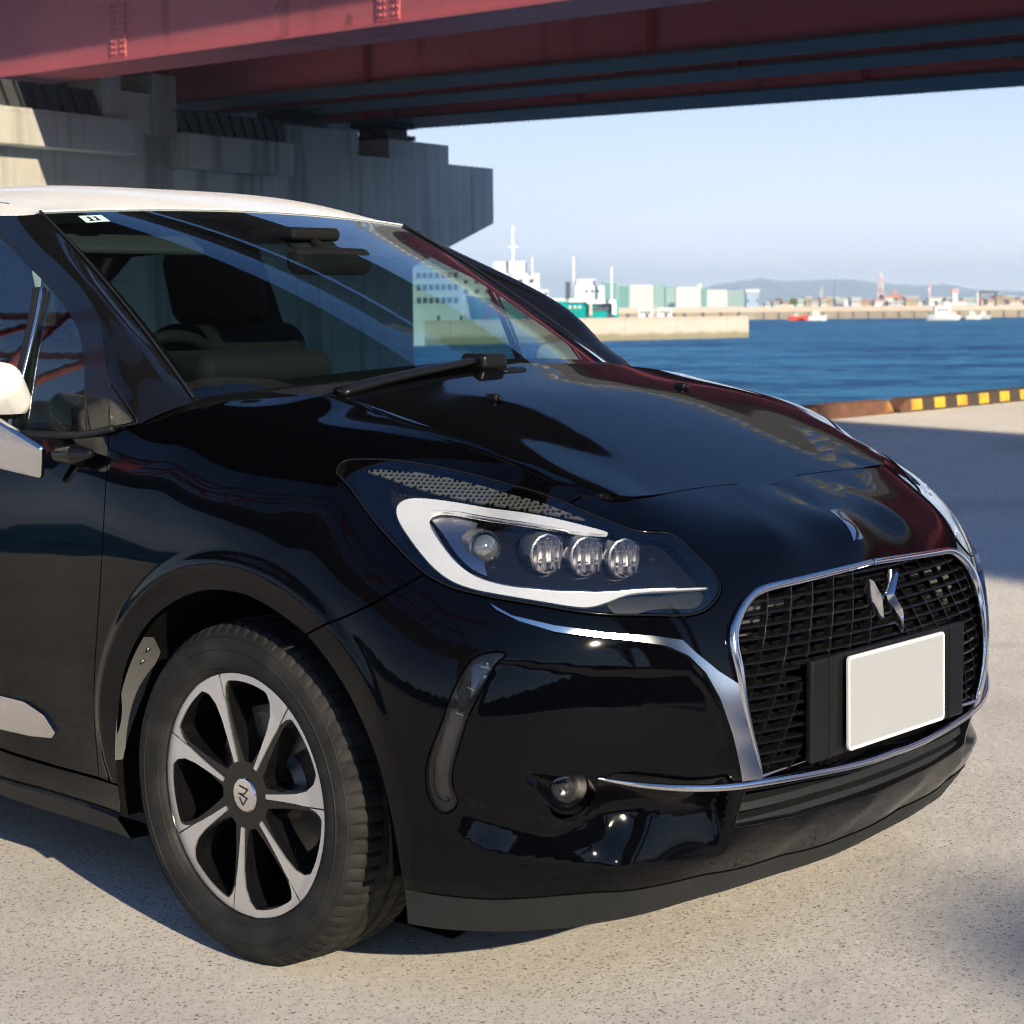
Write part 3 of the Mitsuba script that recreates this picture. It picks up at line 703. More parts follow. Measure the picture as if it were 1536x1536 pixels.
# outlines on the car body, in the stereographic chart of the body surface
UV = {
'headlight':[[-0.2215,0.185],[-0.2182,0.1925],[-0.2046,0.1956],[-0.1713,0.1951],[-0.1296,0.1898],[-0.0839,0.1784],[-0.0444,0.1636],[-0.0131,0.1474],[0.0192,0.1286],[0.0441,0.1157],[0.0635,0.1069],[0.0819,0.1042],[0.1005,0.1013],[0.1081,0.0929],[0.1204,0.0733],[0.1294,0.0576],[0.1296,0.0489],[0.1212,0.0382],[0.1085,0.0304],[0.0975,0.028],[0.0621,0.0286],[0.0146,0.0314],[-0.0302,0.0395],[-0.0635,0.0462],[-0.0907,0.0529],[-0.1141,0.062],[-0.1339,0.0764],[-0.1555,0.0984],[-0.1756,0.1215],[-0.1934,0.1453],[-0.2094,0.1662]],
'drl':[[0.0488,0.1039],[0.0033,0.1176],[-0.047,0.1316],[-0.1,0.1447],[-0.1396,0.1499],[-0.1577,0.1496],[-0.1633,0.1418],[-0.1595,0.1282],[-0.1462,0.1075],[-0.1295,0.0851],[-0.1143,0.0681],[-0.0977,0.0579],[-0.0702,0.051],[-0.03,0.0429],[0.0035,0.0362],[0.0173,0.0351],[0.025,0.0401],[0.033,0.0456],[0.053,0.0481],[0.0912,0.0487],[0.1297,0.0494],[0.1301,0.0506],[0.0916,0.0504],[0.0534,0.0502],[0.0335,0.0488],[0.0166,0.0486],[-0.0181,0.0505],[-0.0519,0.055],[-0.0745,0.0605],[-0.0931,0.0697],[-0.1102,0.0895],[-0.1296,0.1214],[-0.1329,0.1301],[-0.1281,0.1344],[-0.0996,0.1322],[-0.0481,0.118],[0.0014,0.1073],[0.0272,0.1043]],
'inner_bezel':[[-0.129,0.13],[-0.0994,0.1279],[-0.0584,0.1155],[-0.0251,0.1087],[-0.0268,0.1052],[-0.0636,0.1121],[-0.0761,0.1112],[-0.0874,0.1037],[-0.0836,0.0883],[-0.0742,0.0763],[-0.0651,0.0686],[-0.0171,0.061],[-0.0175,0.0563],[-0.0516,0.0602],[-0.0744,0.0665],[-0.0884,0.0745],[-0.1055,0.0947],[-0.1219,0.1197]],
'mesh':[[-0.2053,0.1868],[-0.1839,0.1893],[-0.1485,0.1872],[-0.1151,0.1816],[-0.0726,0.1699],[-0.029,0.1505],[0.006,0.1315],[0.0309,0.1192],[0.0044,0.1233],[-0.0312,0.1323],[-0.0624,0.1421],[-0.0948,0.1494],[-0.1217,0.1555],[-0.1542,0.1664],[-0.1819,0.1779]],
'lamps':[[-0.0762,0.0936],[-0.0214,0.0858],[0.0148,0.0827],[0.0505,0.0804]],
'lowslot':[[0.0337,0.0421],[0.0524,0.0443],[0.0904,0.0451],[0.114,0.0432],[0.1097,0.0362],[0.0957,0.0325],[0.0628,0.0327],[0.0267,0.0343],[0.0247,0.0378]],
'wing':[[-0.0766,0.0459],[-0.0546,0.0329],[-0.0218,0.0242],[0.0184,0.0173],[0.0582,0.013],[0.0848,0.0083],[0.0963,-0.0029],[0.1159,-0.0188],[0.1343,-0.0304],[0.1389,-0.0504],[0.1481,-0.0823],[0.1621,-0.1122],[0.1646,-0.118],[0.14,-0.1162],[0.1351,-0.1001],[0.1264,-0.0724],[0.1145,-0.0413],[0.1025,-0.0201],[0.0884,-0.0058],[0.0693,0.003],[0.0456,0.0074],[0.0111,0.0121],[-0.0222,0.0177],[-0.0505,0.0272],[-0.0679,0.0366]],
'grille':[[0.3519,0.0726],[0.2297,0.0551],[0.169,0.0468],[0.157,0.0404],[0.1405,0.0242],[0.1294,0.0045],[0.1354,-0.0103],[0.1372,-0.0209],[0.1389,-0.0475],[0.148,-0.0763],[0.1623,-0.1147],[0.2476,-0.129],[0.3615,-0.1282]],
'strip':[[0.0106,-0.0979],[0.0403,-0.1056],[0.0801,-0.1128],[0.1349,-0.1194],[0.1649,-0.121],[0.2125,-0.124],[0.3033,-0.1307],[0.3615,-0.1314]],
'ridge_low':[[-0.3125,0.3709],[-0.208,0.299],[-0.1407,0.2468],[-0.0804,0.2164],[-0.0363,0.19],[-0.0075,0.1684],[0.0248,0.1481]],
'ridge_up':[[-0.2939,0.3751],[-0.223,0.3248],[-0.1445,0.2708],[-0.08,0.2307],[-0.0351,0.2012],[0.004,0.1785],[0.0268,0.1585],[0.0515,0.1487],[0.0797,0.1483]],
'hoodfront':[[0.0248,0.1481],[0.0522,0.1456],[0.0803,0.1469],[0.1207,0.1581],[0.1835,0.1761],[0.2517,0.1908],[0.3331,0.1962]],
'hoodfront_h':[[0.0797,0.1483],[0.1207,0.1581],[0.1833,0.176],[0.2522,0.191],[0.3331,0.1962]],
'arch':[[-0.6499,-0.2175],[-0.6208,-0.1112],[-0.5974,-0.049],[-0.5564,0.0035],[-0.5102,0.0366],[-0.4584,0.0569],[-0.4032,0.0669],[-0.3641,0.0658],[-0.3185,0.056],[-0.2736,0.035],[-0.2464,0.0182],[-0.2173,-0.0111],[-0.1921,-0.0463],[-0.173,-0.0837],[-0.1594,-0.1322],[-0.1518,-0.1712],[-0.1483,-0.2038]],
'fb_split':[[-0.2464,0.0182],[-0.22,0.0284],[-0.1963,0.0358],[-0.1715,0.0455],[-0.1482,0.0579],[-0.1253,0.0698]],
'door_front':[[-0.6054,0.3021],[-0.5944,0.2106],[-0.6244,0.0813],[-0.6545,-0.0081],[-0.6757,-0.0829],[-0.6929,-0.1519],[-0.7206,-0.2386]],
'belt':[[-0.8619,0.351],[-0.7975,0.343],[-0.6765,0.3099],[-0.6054,0.3021]],
'fender_top':[[-0.6054,0.3021],[-0.546,0.3102],[-0.5189,0.3147],[-0.4786,0.3338],[-0.4635,0.3319],[-0.4462,0.3569],[-0.3955,0.3673],[-0.3125,0.3709]],
'silltop':[[-0.9783,-0.224],[-0.8126,-0.2414],[-0.7206,-0.2386],[-0.6364,-0.2317]],
'sillmid':[[-1.0108,-0.2949],[-0.8367,-0.305],[-0.682,-0.3021]],
'sillbot':[[-1.0352,-0.3387],[-0.8523,-0.3508],[-0.6624,-0.3403]],
'trim_top':[[-0.1471,-0.1975],[-0.0944,-0.1967],[-0.0404,-0.1981],[0.0182,-0.2014],[0.0843,-0.2065],[0.1684,-0.2201],[0.2653,-0.2375],[0.3548,-0.2507]],
'trim_bot':[[-0.1484,-0.2409],[-0.0957,-0.2399],[-0.0389,-0.2355],[0.0228,-0.2402],[0.0663,-0.2464],[0.1139,-0.2435],[0.1716,-0.2515],[0.2867,-0.2739],[0.3516,-0.2811]],
'crest':[[-0.1245,-0.1248],[-0.1044,-0.1405],[-0.0832,-0.15],[-0.0622,-0.1566],[-0.0298,-0.1652],[0.0031,-0.1718],[0.0455,-0.175],[0.1016,-0.1857],[0.122,-0.186],[0.1357,-0.1853]],
'pod':[[-0.0829,0.0006],[-0.0912,-0.0073],[-0.101,-0.0232],[-0.111,-0.049],[-0.1199,-0.0702],[-0.1256,-0.0921],[-0.1246,-0.108],[-0.1198,-0.1192],[-0.1127,-0.1243],[-0.1057,-0.1229],[-0.1014,-0.1176],[-0.1039,-0.1047],[-0.1042,-0.0876],[-0.0982,-0.0664],[-0.0896,-0.0419],[-0.0778,-0.0207],[-0.0674,-0.0037],[-0.0612,0.0015]],
'pod_lens':[[-0.0813,-0.0025],[-0.0715,-0.0065],[-0.0805,-0.0207],[-0.0917,-0.0419],[-0.1003,-0.0665],[-0.1063,-0.0877],[-0.1067,-0.1049],[-0.1055,-0.1147],[-0.1098,-0.1179],[-0.1168,-0.1145],[-0.1211,-0.1018],[-0.1207,-0.0873],[-0.1153,-0.0671],[-0.1079,-0.0449],[-0.0979,-0.0206],[-0.0882,-0.0062]],
'cheek':[[-0.0673,-0.0006],[-0.0612,-0.0004],[-0.0424,-0.003],[-0.0152,-0.0069],[0.0111,-0.0118],[0.0693,-0.0147],[0.0901,-0.0154],[0.1057,-0.0315],[0.1175,-0.0599],[0.1289,-0.0895],[0.1343,-0.105],[0.1053,-0.1022],[0.0628,-0.0975],[0.0121,-0.0919],[-0.0202,-0.0878],[-0.0617,-0.0821],[-0.0928,-0.0848],[-0.1,-0.0797],[-0.0987,-0.0637],[-0.0904,-0.0417],[-0.0797,-0.0203]],
'fog':[[-0.01,-0.1139]],
'fog_px':[[26,35]],
'scoop':[[-0.0628,-0.0836],[-0.0411,-0.0881],[-0.0202,-0.0915],[0.0067,-0.0948],[0.0089,-0.117],[0.0049,-0.1327],[-0.0044,-0.14],[-0.0171,-0.1367],[-0.0274,-0.1245],[-0.0422,-0.1032]],
'ledge':[[0.0107,-0.1375],[0.0646,-0.1387],[0.1104,-0.1528],[0.1277,-0.1485],[0.1261,-0.1701],[0.115,-0.1852],[0.1016,-0.1857],[0.0475,-0.1577],[0.0136,-0.1436]],
'intake':[[0.1475,-0.1268],[0.2229,-0.1319],[0.3028,-0.1407],[0.3612,-0.142],[0.3596,-0.1842],[0.2373,-0.1736],[0.1407,-0.1621]],
'badge':[[0.3516,0.1424],[0.3727,0.1449],[0.3553,0.1006],[0.3362,0.0979]],
'nozzle':[[-0.0519,0.411]],
'door_chrome':[[-0.9344,-0.1108],[-0.8704,-0.1177],[-0.8255,-0.1379],[-0.8065,-0.1681],[-0.8205,-0.1804],[-0.8782,-0.1846],[-0.9599,-0.1796]],
'mirror_base':[[-0.7144,0.2987],[-0.6321,0.2888],[-0.6244,0.2747],[-0.6325,0.2554],[-0.672,0.2585],[-0.7144,0.2682]],
'plate_bracket':[[0.2137,-0.0241],[0.212,-0.0888]],
'chrome_small':[[-0.1251,0.0639]],
}
BODY_PTS = [[0.695,0.0,0.15],[0.685,0.2,0.15],[0.66,0.4,0.15],[0.595,0.6,0.15],[0.47,0.74,0.15],[0.375,0.79,0.15],[0.724,0.0,0.2],[0.714,0.2,0.2],[0.69,0.4,0.2],[0.622,0.6,0.2],[0.492,0.762,0.2],[0.387,0.812,0.2],[0.765,0.0,0.245],[0.756,0.2,0.245],[0.736,0.4,0.245],[0.664,0.6,0.245],[0.522,0.778,0.245],[0.4,0.828,0.245],[0.785,0.0,0.3],[0.774,0.2,0.3],[0.738,0.4,0.3],[0.648,0.6,0.3],[0.51,0.778,0.3],[0.4,0.83,0.3],[0.815,0.0,0.38],[0.803,0.2,0.38],[0.765,0.4,0.38],[0.668,0.6,0.38],[0.52,0.782,0.38],[0.4,0.836,0.38],[0.825,0.0,0.47],[0.812,0.2,0.47],[0.774,0.4,0.47],[0.678,0.6,0.47],[0.527,0.783,0.47],[0.4,0.842,0.47],[0.81,0.0,0.56],[0.798,0.2,0.56],[0.764,0.4,0.56],[0.668,0.6,0.56],[0.518,0.778,0.56],[0.38,0.842,0.56],[0.791,0.0,0.62],[0.78,0.2,0.62],[0.747,0.4,0.62],[0.652,0.6,0.62],[0.5,0.77,0.62],[0.35,0.838,0.62],[0.764,0.0,0.69],[0.752,0.2,0.69],[0.715,0.4,0.69],[0.615,0.6,0.69],[0.455,0.757,0.69],[0.3,0.83,0.69],[0.7155,0.0,0.757],[0.7,0.2,0.757],[0.655,0.4,0.757],[0.55,0.6,0.757],[0.395,0.745,0.757],[0.2,0.826,0.757],[0.609,0.0,0.8],[0.606,0.2,0.8],[0.592,0.37,0.8],[0.553,0.47,0.8],[0.465,0.63,0.8],[0.32,0.745,0.8],[0.14,0.817,0.8],[0.3,0.0,0.9225],[0.3,0.14,0.9219],[0.3,0.28,0.9197],[0.3,0.4,0.9163],[0.42,0.0,0.8764],[0.42,0.14,0.8761],[0.42,0.28,0.8749],[0.42,0.4,0.8731],[0.52,0.0,0.8363],[0.52,0.14,0.8362],[0.52,0.28,0.8361],[0.52,0.4,0.836],[0.58,0.0,0.8117],[0.58,0.14,0.8118],[0.64,0.0,0.7871],[0.64,0.14,0.7874],[-0.07,0.549,0.999],[0.06,0.55,0.974],[0.19,0.54,0.946],[0.358,0.52,0.8915],[0.445,0.493,0.8625],[-0.95,0.79,0.2],[-0.95,0.82,0.3],[-0.95,0.848,0.45],[-0.95,0.853,0.6],[-0.95,0.846,0.75],[-0.95,0.826,0.85],[-0.95,0.8,0.91],[-0.7,0.79,0.2],[-0.7,0.82,0.3],[-0.7,0.847,0.45],[-0.7,0.853,0.6],[-0.7,0.846,0.75],[-0.7,0.828,0.85],[-0.7,0.8,0.92],[-0.45,0.79,0.2],[-0.45,0.82,0.3],[-0.45,0.847,0.45],[-0.45,0.853,0.6],[-0.45,0.847,0.75],[-0.45,0.83,0.85],[-0.45,0.795,0.93],[-0.2,0.856,0.7],[-0.2,0.84,0.8],[-0.2,0.812,0.88],[-0.2,0.77,0.935],[-0.2,0.7,0.975],[-0.2,0.63,0.99],[0.0,0.858,0.7],[0.0,0.835,0.8],[0.0,0.8,0.87],[0.0,0.74,0.92],[0.0,0.64,0.96],[0.2,0.855,0.63],[0.2,0.843,0.7],[0.2,0.778,0.86],[0.2,0.72,0.897],[0.2,0.64,0.925],[0.4,0.62,0.82],[0.4,0.56,0.845],[-0.33,0.838,0.33],[-0.3,0.845,0.43],[0.285,0.846,0.526],[0.345,0.842,0.41],[0.1,0.857,0.674],[-0.15,0.853,0.6],[0.0,0.85,0.5],[0.0,0.84,0.35],[0.0,0.82,0.2],[0.2,0.835,0.3],[-0.2,0.835,0.3]]
HOOD_PTS = [[-0.07,0.0,1.037],[-0.07,0.1372,1.0352],[-0.07,0.2745,1.0287],[-0.07,0.4118,1.0168],[-0.07,0.549,0.999],[0.0,0.0,1.018],[0.0,0.1375,1.0165],[0.0,0.275,1.0109],[0.0,0.4124,1.0006],[0.0,0.5499,0.9853],[0.07,0.0,1.0001],[0.07,0.1375,0.9988],[0.07,0.2749,0.994],[0.07,0.4124,0.9852],[0.07,0.5499,0.9721],[0.14,0.0,0.9796],[0.14,0.1363,0.9785],[0.14,0.2725,0.9747],[0.14,0.4088,0.9678],[0.14,0.5451,0.9574],[0.22,0.0,0.9519],[0.22,0.1343,0.9511],[0.22,0.2686,0.9485],[0.22,0.4029,0.9437],[0.22,0.5372,0.9365],[0.3,0.0,0.9225],[0.3,0.1322,0.922],[0.3,0.2644,0.92],[0.3,0.3966,0.9164],[0.3,0.5288,0.911],[0.38,0.0,0.892],[0.38,0.1287,0.8917],[0.38,0.2575,0.8903],[0.38,0.3862,0.8879],[0.38,0.515,0.8842],[0.45,0.0,0.8645],[0.45,0.1228,0.8643],[0.45,0.2456,0.8637],[0.45,0.3684,0.8625],[0.45,0.4912,0.8608],[0.525,0.0,0.8342],[0.525,0.115,0.8342],[0.525,0.23,0.8342],[0.525,0.345,0.8341],[0.525,0.46,0.834],[0.585,0.0,0.8096],[0.585,0.1108,0.8097],[0.585,0.2216,0.8101],[0.585,0.3324,0.8107],[0.585,0.4432,0.8116]]
# ------------------------------------------------------------------ the car: its body surface
# The front body is one smooth surface seen from its middle BO: the distance from BO in each direction, fitted through measured points.
BO = np.array([-.15, 0, .50])
_A = unit([.75, .62, .10])
_E1 = unit([_A[1], -_A[0], 0])
_E2 = np.cross(_E1, _A)
_E2 = _E2 * np.sign(_E2[2])

def fit_surface(pts, sm):
    P = np.array(pts)
    Q = np.vstack([P, (P * [1, -1, 1])[P[:, 1] > 1e-6]])
    v = Q - BO; r = np.linalg.norm(v, axis=1)
    return RBFInterpolator(v / r[:, None], r, kernel='thin_plate_spline', smoothing=sm, degree=1)

BODY, HOOD = fit_surface(BODY_PTS, 1.5e-3), fit_surface(HOOD_PTS, 4e-4)

def chart(uv):
    uv = np.atleast_2d(uv); s = (uv ** 2).sum(1)[:, None]
    return (2 * uv[:, :1] * _E1 + 2 * uv[:, 1:] * _E2 + (1 - s) * _A) / (1 + s)

def unchart(p):
    n = np.atleast_2d(p) - BO; n = n / np.linalg.norm(n, axis=1, keepdims=True)
    k = 1 + n @ _A
    return np.stack([n @ _E1 / k, n @ _E2 / k], 1)

UV = {k: np.array(v) for k, v in UV.items()}
ARCH_C, ARCH_R = np.array([.005, .305]), .366

DENTS = []   # (polygon in the chart, depth in metres, width of the slope in chart units, radius of the rounding)

def sstep(a, b, x):
    t = np.clip((x - a) / (b - a), 0, 1)
    return t * t * (3 - 2 * t)

def relief(uv, p):
    """metres out of the smooth body: the flare round the wheel and the pressed shapes of the bumper"""
    d = np.hypot(p[:, 0] - ARCH_C[0], p[:, 2] - ARCH_C[1])
    w = sstep(.70, .76, np.abs(p[:, 1]))
    h = np.where(d < .412, .0045 - (.412 - d) * .13, .0045 * (1 - sstep(.412, .440, d)))
    out = np.where(d < .45, h, 0) * w
    for poly, depth, width, fade in DENTS:
        q = shapely.points(uv)
        inside = shapely.contains(poly, q)
        dist = np.where(inside, shapely.distance(poly.boundary, q), 0)
        out = out - depth * sstep(0, width, dist) * (np.clip((uv[:, 1] - poly.bounds[1]) / fade, 0, 1) if fade else 1)
    if CREST is not None:
        u = uv[:, 0]
        above = uv[:, 1] - np.interp(u, CREST[:, 0], CREST[:, 1])
        k = (u - CREST[0, 0]) / (CREST[-1, 0] - CREST[0, 0])
        m = sstep(.36, .60, k)
        D, W, R = .015 + .025 * m, .022 + .020 * m, .018 + .020 * m
        f = np.where(above < W, above / W, 1 - (above - W) / R)
        f = np.clip(np.where(above > 0, f, 0), 0, 1)
        f = np.where(f > .85, .85 + (f - .85) * .55, f)
        out = out - D * f * sstep(0, .16, k) * (1 - sstep(.962, .995, k)) * ((k > 0) & (k < 1))
    return out

CREST = None

def skin(uv, off=0.0, F=None, flat=False):
    uv = np.atleast_2d(np.asarray(uv, float))
    n = chart(uv)
    r = (F or BODY)(n)
    if F is None and not flat:
        r = r + relief(uv, BO + n * r[:, None])
    return BO + n * (r + (off if np.isscalar(off) else np.asarray(off)))[:, None]

def skin_normal(uv, F=None, flat=False, e=1.2e-3):
    uv = np.atleast_2d(uv)
    a = skin(uv + [e, 0], 0, F, flat) - skin(uv - [e, 0], 0, F, flat)
    b = skin(uv + [0, e], 0, F, flat) - skin(uv - [0, e], 0, F, flat)
    n = np.cross(a, b); n /= np.maximum(np.linalg.norm(n, axis=1, keepdims=True), 1e-12)
    return n * np.sign((n * chart(uv)).sum(1, keepdims=True))

def chart_mesh(poly, h):
    """triangles over a polygon of the chart: points along its edges and on a grid inside"""
    rings = [poly.exterior, *poly.interiors]
    B, loops, k = [], [], 0
    for r in rings:
        p = np.array(r.coords)[:-1]
        n = max(8, int(r.length / h * 1.7))
        corners = set()
        q = []
        for i in range(len(p)):
            a, b = p[i], p[(i + 1) % len(p)]
            m = max(1, int(np.ceil(np.linalg.norm(b - a) / (h * .6))))
            q += [a + (b - a) * t for t in np.arange(m) / m]
        q = np.array(q)
        B.append(q); loops.append(np.arange(len(q)) + k); k += len(q)
    B = np.vstack(B)
    x0, y0, x1, y1 = poly.bounds
    gx, gy = np.meshgrid(np.arange(x0, x1, h), np.arange(y0, y1, h * .87))
    gx = gx + (np.arange(gx.shape[0]) % 2)[:, None] * h * .5
    G = np.stack([gx.ravel(), gy.ravel()], 1)
    inner = poly.buffer(-.45 * h)
    G = G[shapely.contains(inner, shapely.points(G))] if not inner.is_empty else G[:0]
    X = np.vstack([B, G])
    X = X + 1e-7 * np.sin(np.arange(len(X)) * 12.9)[:, None]
    tri = Delaunay(X).simplices
    c = X[tri].mean(1)
    big = poly.buffer(1e-6)
    tri = tri[shapely.contains(big, shapely.points(c))]
    a, b, c = X[tri[:, 0]], X[tri[:, 1]], X[tri[:, 2]]
    cr = (b[:, 0] - a[:, 0]) * (c[:, 1] - a[:, 1]) - (b[:, 1] - a[:, 1]) * (c[:, 0] - a[:, 0])
    tri[cr < 0] = tri[cr < 0][:, ::-1]
    return X, tri[np.abs(cr) > 1e-12], loops

def panel(poly, h=.005, off=0.0, flange=.012, F=None, side=-1, flat=False, both=False):
    """(V, F, N) of a piece of the skin, with its edge turned inwards; side -1 = the car's right (y < 0), +1 = left, both = closed over the middle"""
    Vs, Fs, Ns, k = [], [], [], 0
    for g in getattr(poly, 'geoms', [poly]):
        if g.area < 1e-7:
            continue
        X, tri, loops = chart_mesh(g, h)
        V, N = skin(X, off, F, flat), skin_normal(X, F, flat)
        # chart orientation: make triangles face outwards
        fn = np.cross(V[tri[:, 1]] - V[tri[:, 0]], V[tri[:, 2]] - V[tri[:, 0]])
        if ((fn * N[tri[:, 0]]).sum(1)).sum() < 0:
            tri = tri[:, ::-1]
        Vs.append(V); Ns.append(N); Fs.append(tri + k); k += len(V)
        if flange:
            for lp in loops:
                P = V[lp]; nn = N[lp]
                cut = (np.abs(P[:, 1]) < 1e-3) & np.roll(np.abs(P[:, 1]) < 1e-3, -1) if both else np.zeros(len(P), bool)
                n = len(P); t = np.roll(P, -1, 0) - np.roll(P, 1, 0)
                o = np.cross(t, nn); o /= np.maximum(np.linalg.norm(o, axis=1, keepdims=True), 1e-9)
                cen = P.mean(0)
                Q = P - nn * flange
                Vs.append(np.vstack([P, Q])); Ns.append(np.vstack([o, o]))
                i = np.arange(n); j = (i + 1) % n
                f = np.vstack([np.stack([i, j, j + n], 1)[~cut], np.stack([i, j + n, i + n], 1)[~cut]])
                Fs.append(f + k); k += 2 * n
    V, Fc, N = np.vstack(Vs), np.vstack(Fs), np.vstack(Ns)
    R = (V * [1, -1, 1], Fc[:, ::-1], N * [1, -1, 1])
    L = (V, Fc, N)
    if both:
        return np.vstack([R[0], L[0]]), np.vstack([R[1], L[1] + len(V)]), np.vstack([R[2], L[2]])
    return R if side < 0 else L

def poly(*names_or_pts):
    P = np.vstack([UV[x] if isinstance(x, str) else np.atleast_2d(x) for x in names_or_pts])
    g = Polygon(P)
    return g if g.is_valid else g.buffer(0)

def smooth_ring(P, n):
    """closed smooth curve through chart points"""
    P = np.vstack([P, P[:1]])
    s = np.r_[0, np.cumsum(np.linalg.norm(np.diff(P, axis=0), axis=1))]
    return CubicSpline(s, P, bc_type='periodic')(np.linspace(0, s[-1], n + 1)[:-1])

def line(P, n=40):
    return spline(P, n)

def centre_uv(z0, z1, n=12, F=None):
    """chart points on the car's centre line between two heights"""
    a = np.linspace(-.7, 1.5, 3000)
    d = np.stack([np.cos(a), 0 * a, np.sin(a)], -1)
    z = BO[2] + (F or BODY)(d) * d[:, 2]
    A = np.interp(np.linspace(z0, z1, n), z, a)
    return unchart(BO + np.stack([np.cos(A), 0 * A, np.sin(A)], -1))

CAR = thing('parked_car', 'glossy black three door hatchback with white roof parked on the quay', 'car')

def part(name, shape, parent=None, label=None, kind=None):
    return put(name, shape, parent or CAR, label, kind)

def skin_part(name, pl, mat, parent=None, label=None, sides=(-1,), **k):
    out = []
    for s in sides:
        out.append(part(name, nply(*panel(pl, side=s, **k), mat), parent if isinstance(parent, (str, type(None))) else parent[s], label))
    return out
# ------------------------------------------------------------------ body panels
HLP = Polygon(smooth_ring(UV['headlight'], 160)).buffer(0)
WING = poly('wing').buffer(.004).buffer(-.004)
_ca = np.linspace(-1.3, 1.7, 200)
_cc = unchart(BO + np.stack([np.cos(_ca), 0 * _ca, np.sin(_ca)], -1))
RIGHT_HALF = Polygon(np.vstack([_cc, _cc[-1] + [-6, 0], _cc[0] + [-6, 0]])).buffer(0)
if not RIGHT_HALF.contains(Point(0, 0)):
    RIGHT_HALF = Polygon(np.vstack([_cc, _cc[-1] + [6, 0], _cc[0] + [6, 0]])).buffer(0)
def over_centre(z0, z1, F=None):
    d = centre_uv(z0, z1, 16, F)
    return Polygon(np.vstack([d - [1e-4, 0] * np.sign(d[:1] * [1, 0] + [1e-9, 0]), (d + [.04, 0] * np.sign(_E1[0] * 0 + np.array([1, 0])))[::-1]])).buffer(1e-4)
GRILLE_R = poly('grille').union(over_centre(.358, .693))
POD = Polygon(smooth_ring(UV['pod'], 120)).buffer(0)
CHEEK = poly('cheek').buffer(-.004).buffer(.004)
SCOOP = poly('scoop').buffer(-.006).buffer(.006)
INTAKE = poly('intake').union(over_centre(.27, .336))
FOG_C = UV['fog'][0]
fog_p = skin(FOG_C, flat=True)[0]
# the fog lamp's round opening, traced on the skin
_t = np.linspace(0, 2 * np.pi, 48, endpoint=False)
_fa = unit(np.cross([0, 0, 1], skin_normal(FOG_C, flat=True)[0])); _fb = np.cross(skin_normal(FOG_C, flat=True)[0], _fa)
FOG = Polygon(unchart(fog_p + .0385 * (np.cos(_t)[:, None] * _fa + np.sin(_t)[:, None] * _fb)))
arch_in = UV['arch']
ARCH_FULL = line(arch_in, 120)
split_i = int(np.argmin(np.linalg.norm(ARCH_FULL - UV['fb_split'][0], axis=1)))
NOSE_SPLIT = (HLP.exterior.interpolate(HLP.exterior.project(Point(UV['headlight'][8]))).coords[0])
hl_mid = np.array(HLP.centroid.coords[0])

def smooth_line(P, deg=4):
    t = np.linspace(0, 1, len(P)); q = np.stack([np.polyval(np.polyfit(t, P[:, k], deg), t) for k in range(2)], 1)
    return q + (P[0] - q[0]) * (1 - t[:, None]) ** 6 + (P[-1] - q[-1]) * t[:, None] ** 6
TRIM_TOP, TRIM_BOT = smooth_line(line(UV['trim_top'], 70)), smooth_line(line(UV['trim_bot'], 70))
_c = UV['crest'][np.argsort(UV['crest'][:, 0])]
CREST = line(_c, 60); CREST_LINE = LineString(CREST)
DENTS += [(CHEEK, .0045, .007, .16), (SCOOP, .018, .012, 0)]

bumper = Polygon(np.vstack([ARCH_FULL[split_i:], TRIM_TOP, centre_uv(.180, .822, 60), line(UV['hoodfront'], 40)[::-1],
                            hl_mid[None], UV['fb_split'][::-1]])).buffer(0)
bumper = bumper.union(over_centre(.180, .822)).difference(HLP.buffer(.0012)).difference(GRILLE_R).difference(INTAKE).difference(POD).difference(FOG)
bumper = max(getattr(bumper, 'geoms', [bumper]), key=lambda g: g.area)
fender = Polygon(np.vstack([UV['fb_split'], hl_mid[None], UV['ridge_low'][::-1], UV['fender_top'][::-1], line(UV['door_front'], 40), UV['silltop'][-1:], ARCH_FULL[:split_i + 1]])).buffer(0)
fender = fender.difference(HLP.buffer(.0012))
fender = max(getattr(fender, 'geoms', [fender]), key=lambda g: g.area)
GAP = .0011
part('front_bumper', nply(*panel(bumper.buffer(-GAP).intersection(RIGHT_HALF), h=.0042, both=True, flange=.02), 'black_paint'), label='glossy black front bumper and nose')
for s in (-1, 1):
    part('front_wing_panel', nply(*panel(fender.buffer(-GAP), h=.0042, side=s, flange=.02), 'black_paint'))

# hood with its bright chamfered side edge
rear_h = unchart(np.array([[-.07, .549, .999], [-.075, .3, 1.026], [-.08, 0, 1.037]]))
hood_poly = Polygon(np.vstack([line(UV['ridge_up'], 50), UV['hoodfront_h'][1:], centre_uv(.824, 1.036, 40, HOOD), rear_h[::-1]])).buffer(0)
hood_poly = max(getattr(hood_poly, 'geoms', [hood_poly]), key=lambda g: g.area).union(over_centre(.824, 1.036, HOOD)).buffer(-.0006).intersection(RIGHT_HALF)
HOODK = part('bonnet', nply(*panel(hood_poly, h=.006, F=HOOD, both=True, flange=.02), 'black_paint'))
up3 = HOOD_UP = skin(line(UV['ridge_up'], 60), 0, HOOD)
lo3 = skin(line(np.vstack([UV['ridge_low'], UV['hoodfront'][1:3]]), 60), .0005)
def chamfer(s):
    a, b = resample(up3, 60) * [1, s, 1], resample(lo3, 60) * [1, s, 1]
    m = grid(np.stack([a * (1 - t) + b * t + [0, 0, .0008 * 4 * t * (1 - t)] for t in (0, .25, .5, .75, 1)]))
    f = grid(np.stack([b, b - [0, 0, .02]]))
    if s > 0:
        m.invert(); f.invert()
    return m, f
for s in (-1, 1):
    m_, f_ = chamfer(s)
    ek = part('edge', mikit.ply(m_, 'black_paint', smooth=True), HOODK)
    part('edge_return', mikit.ply(f_, 'under_black'), HOODK)

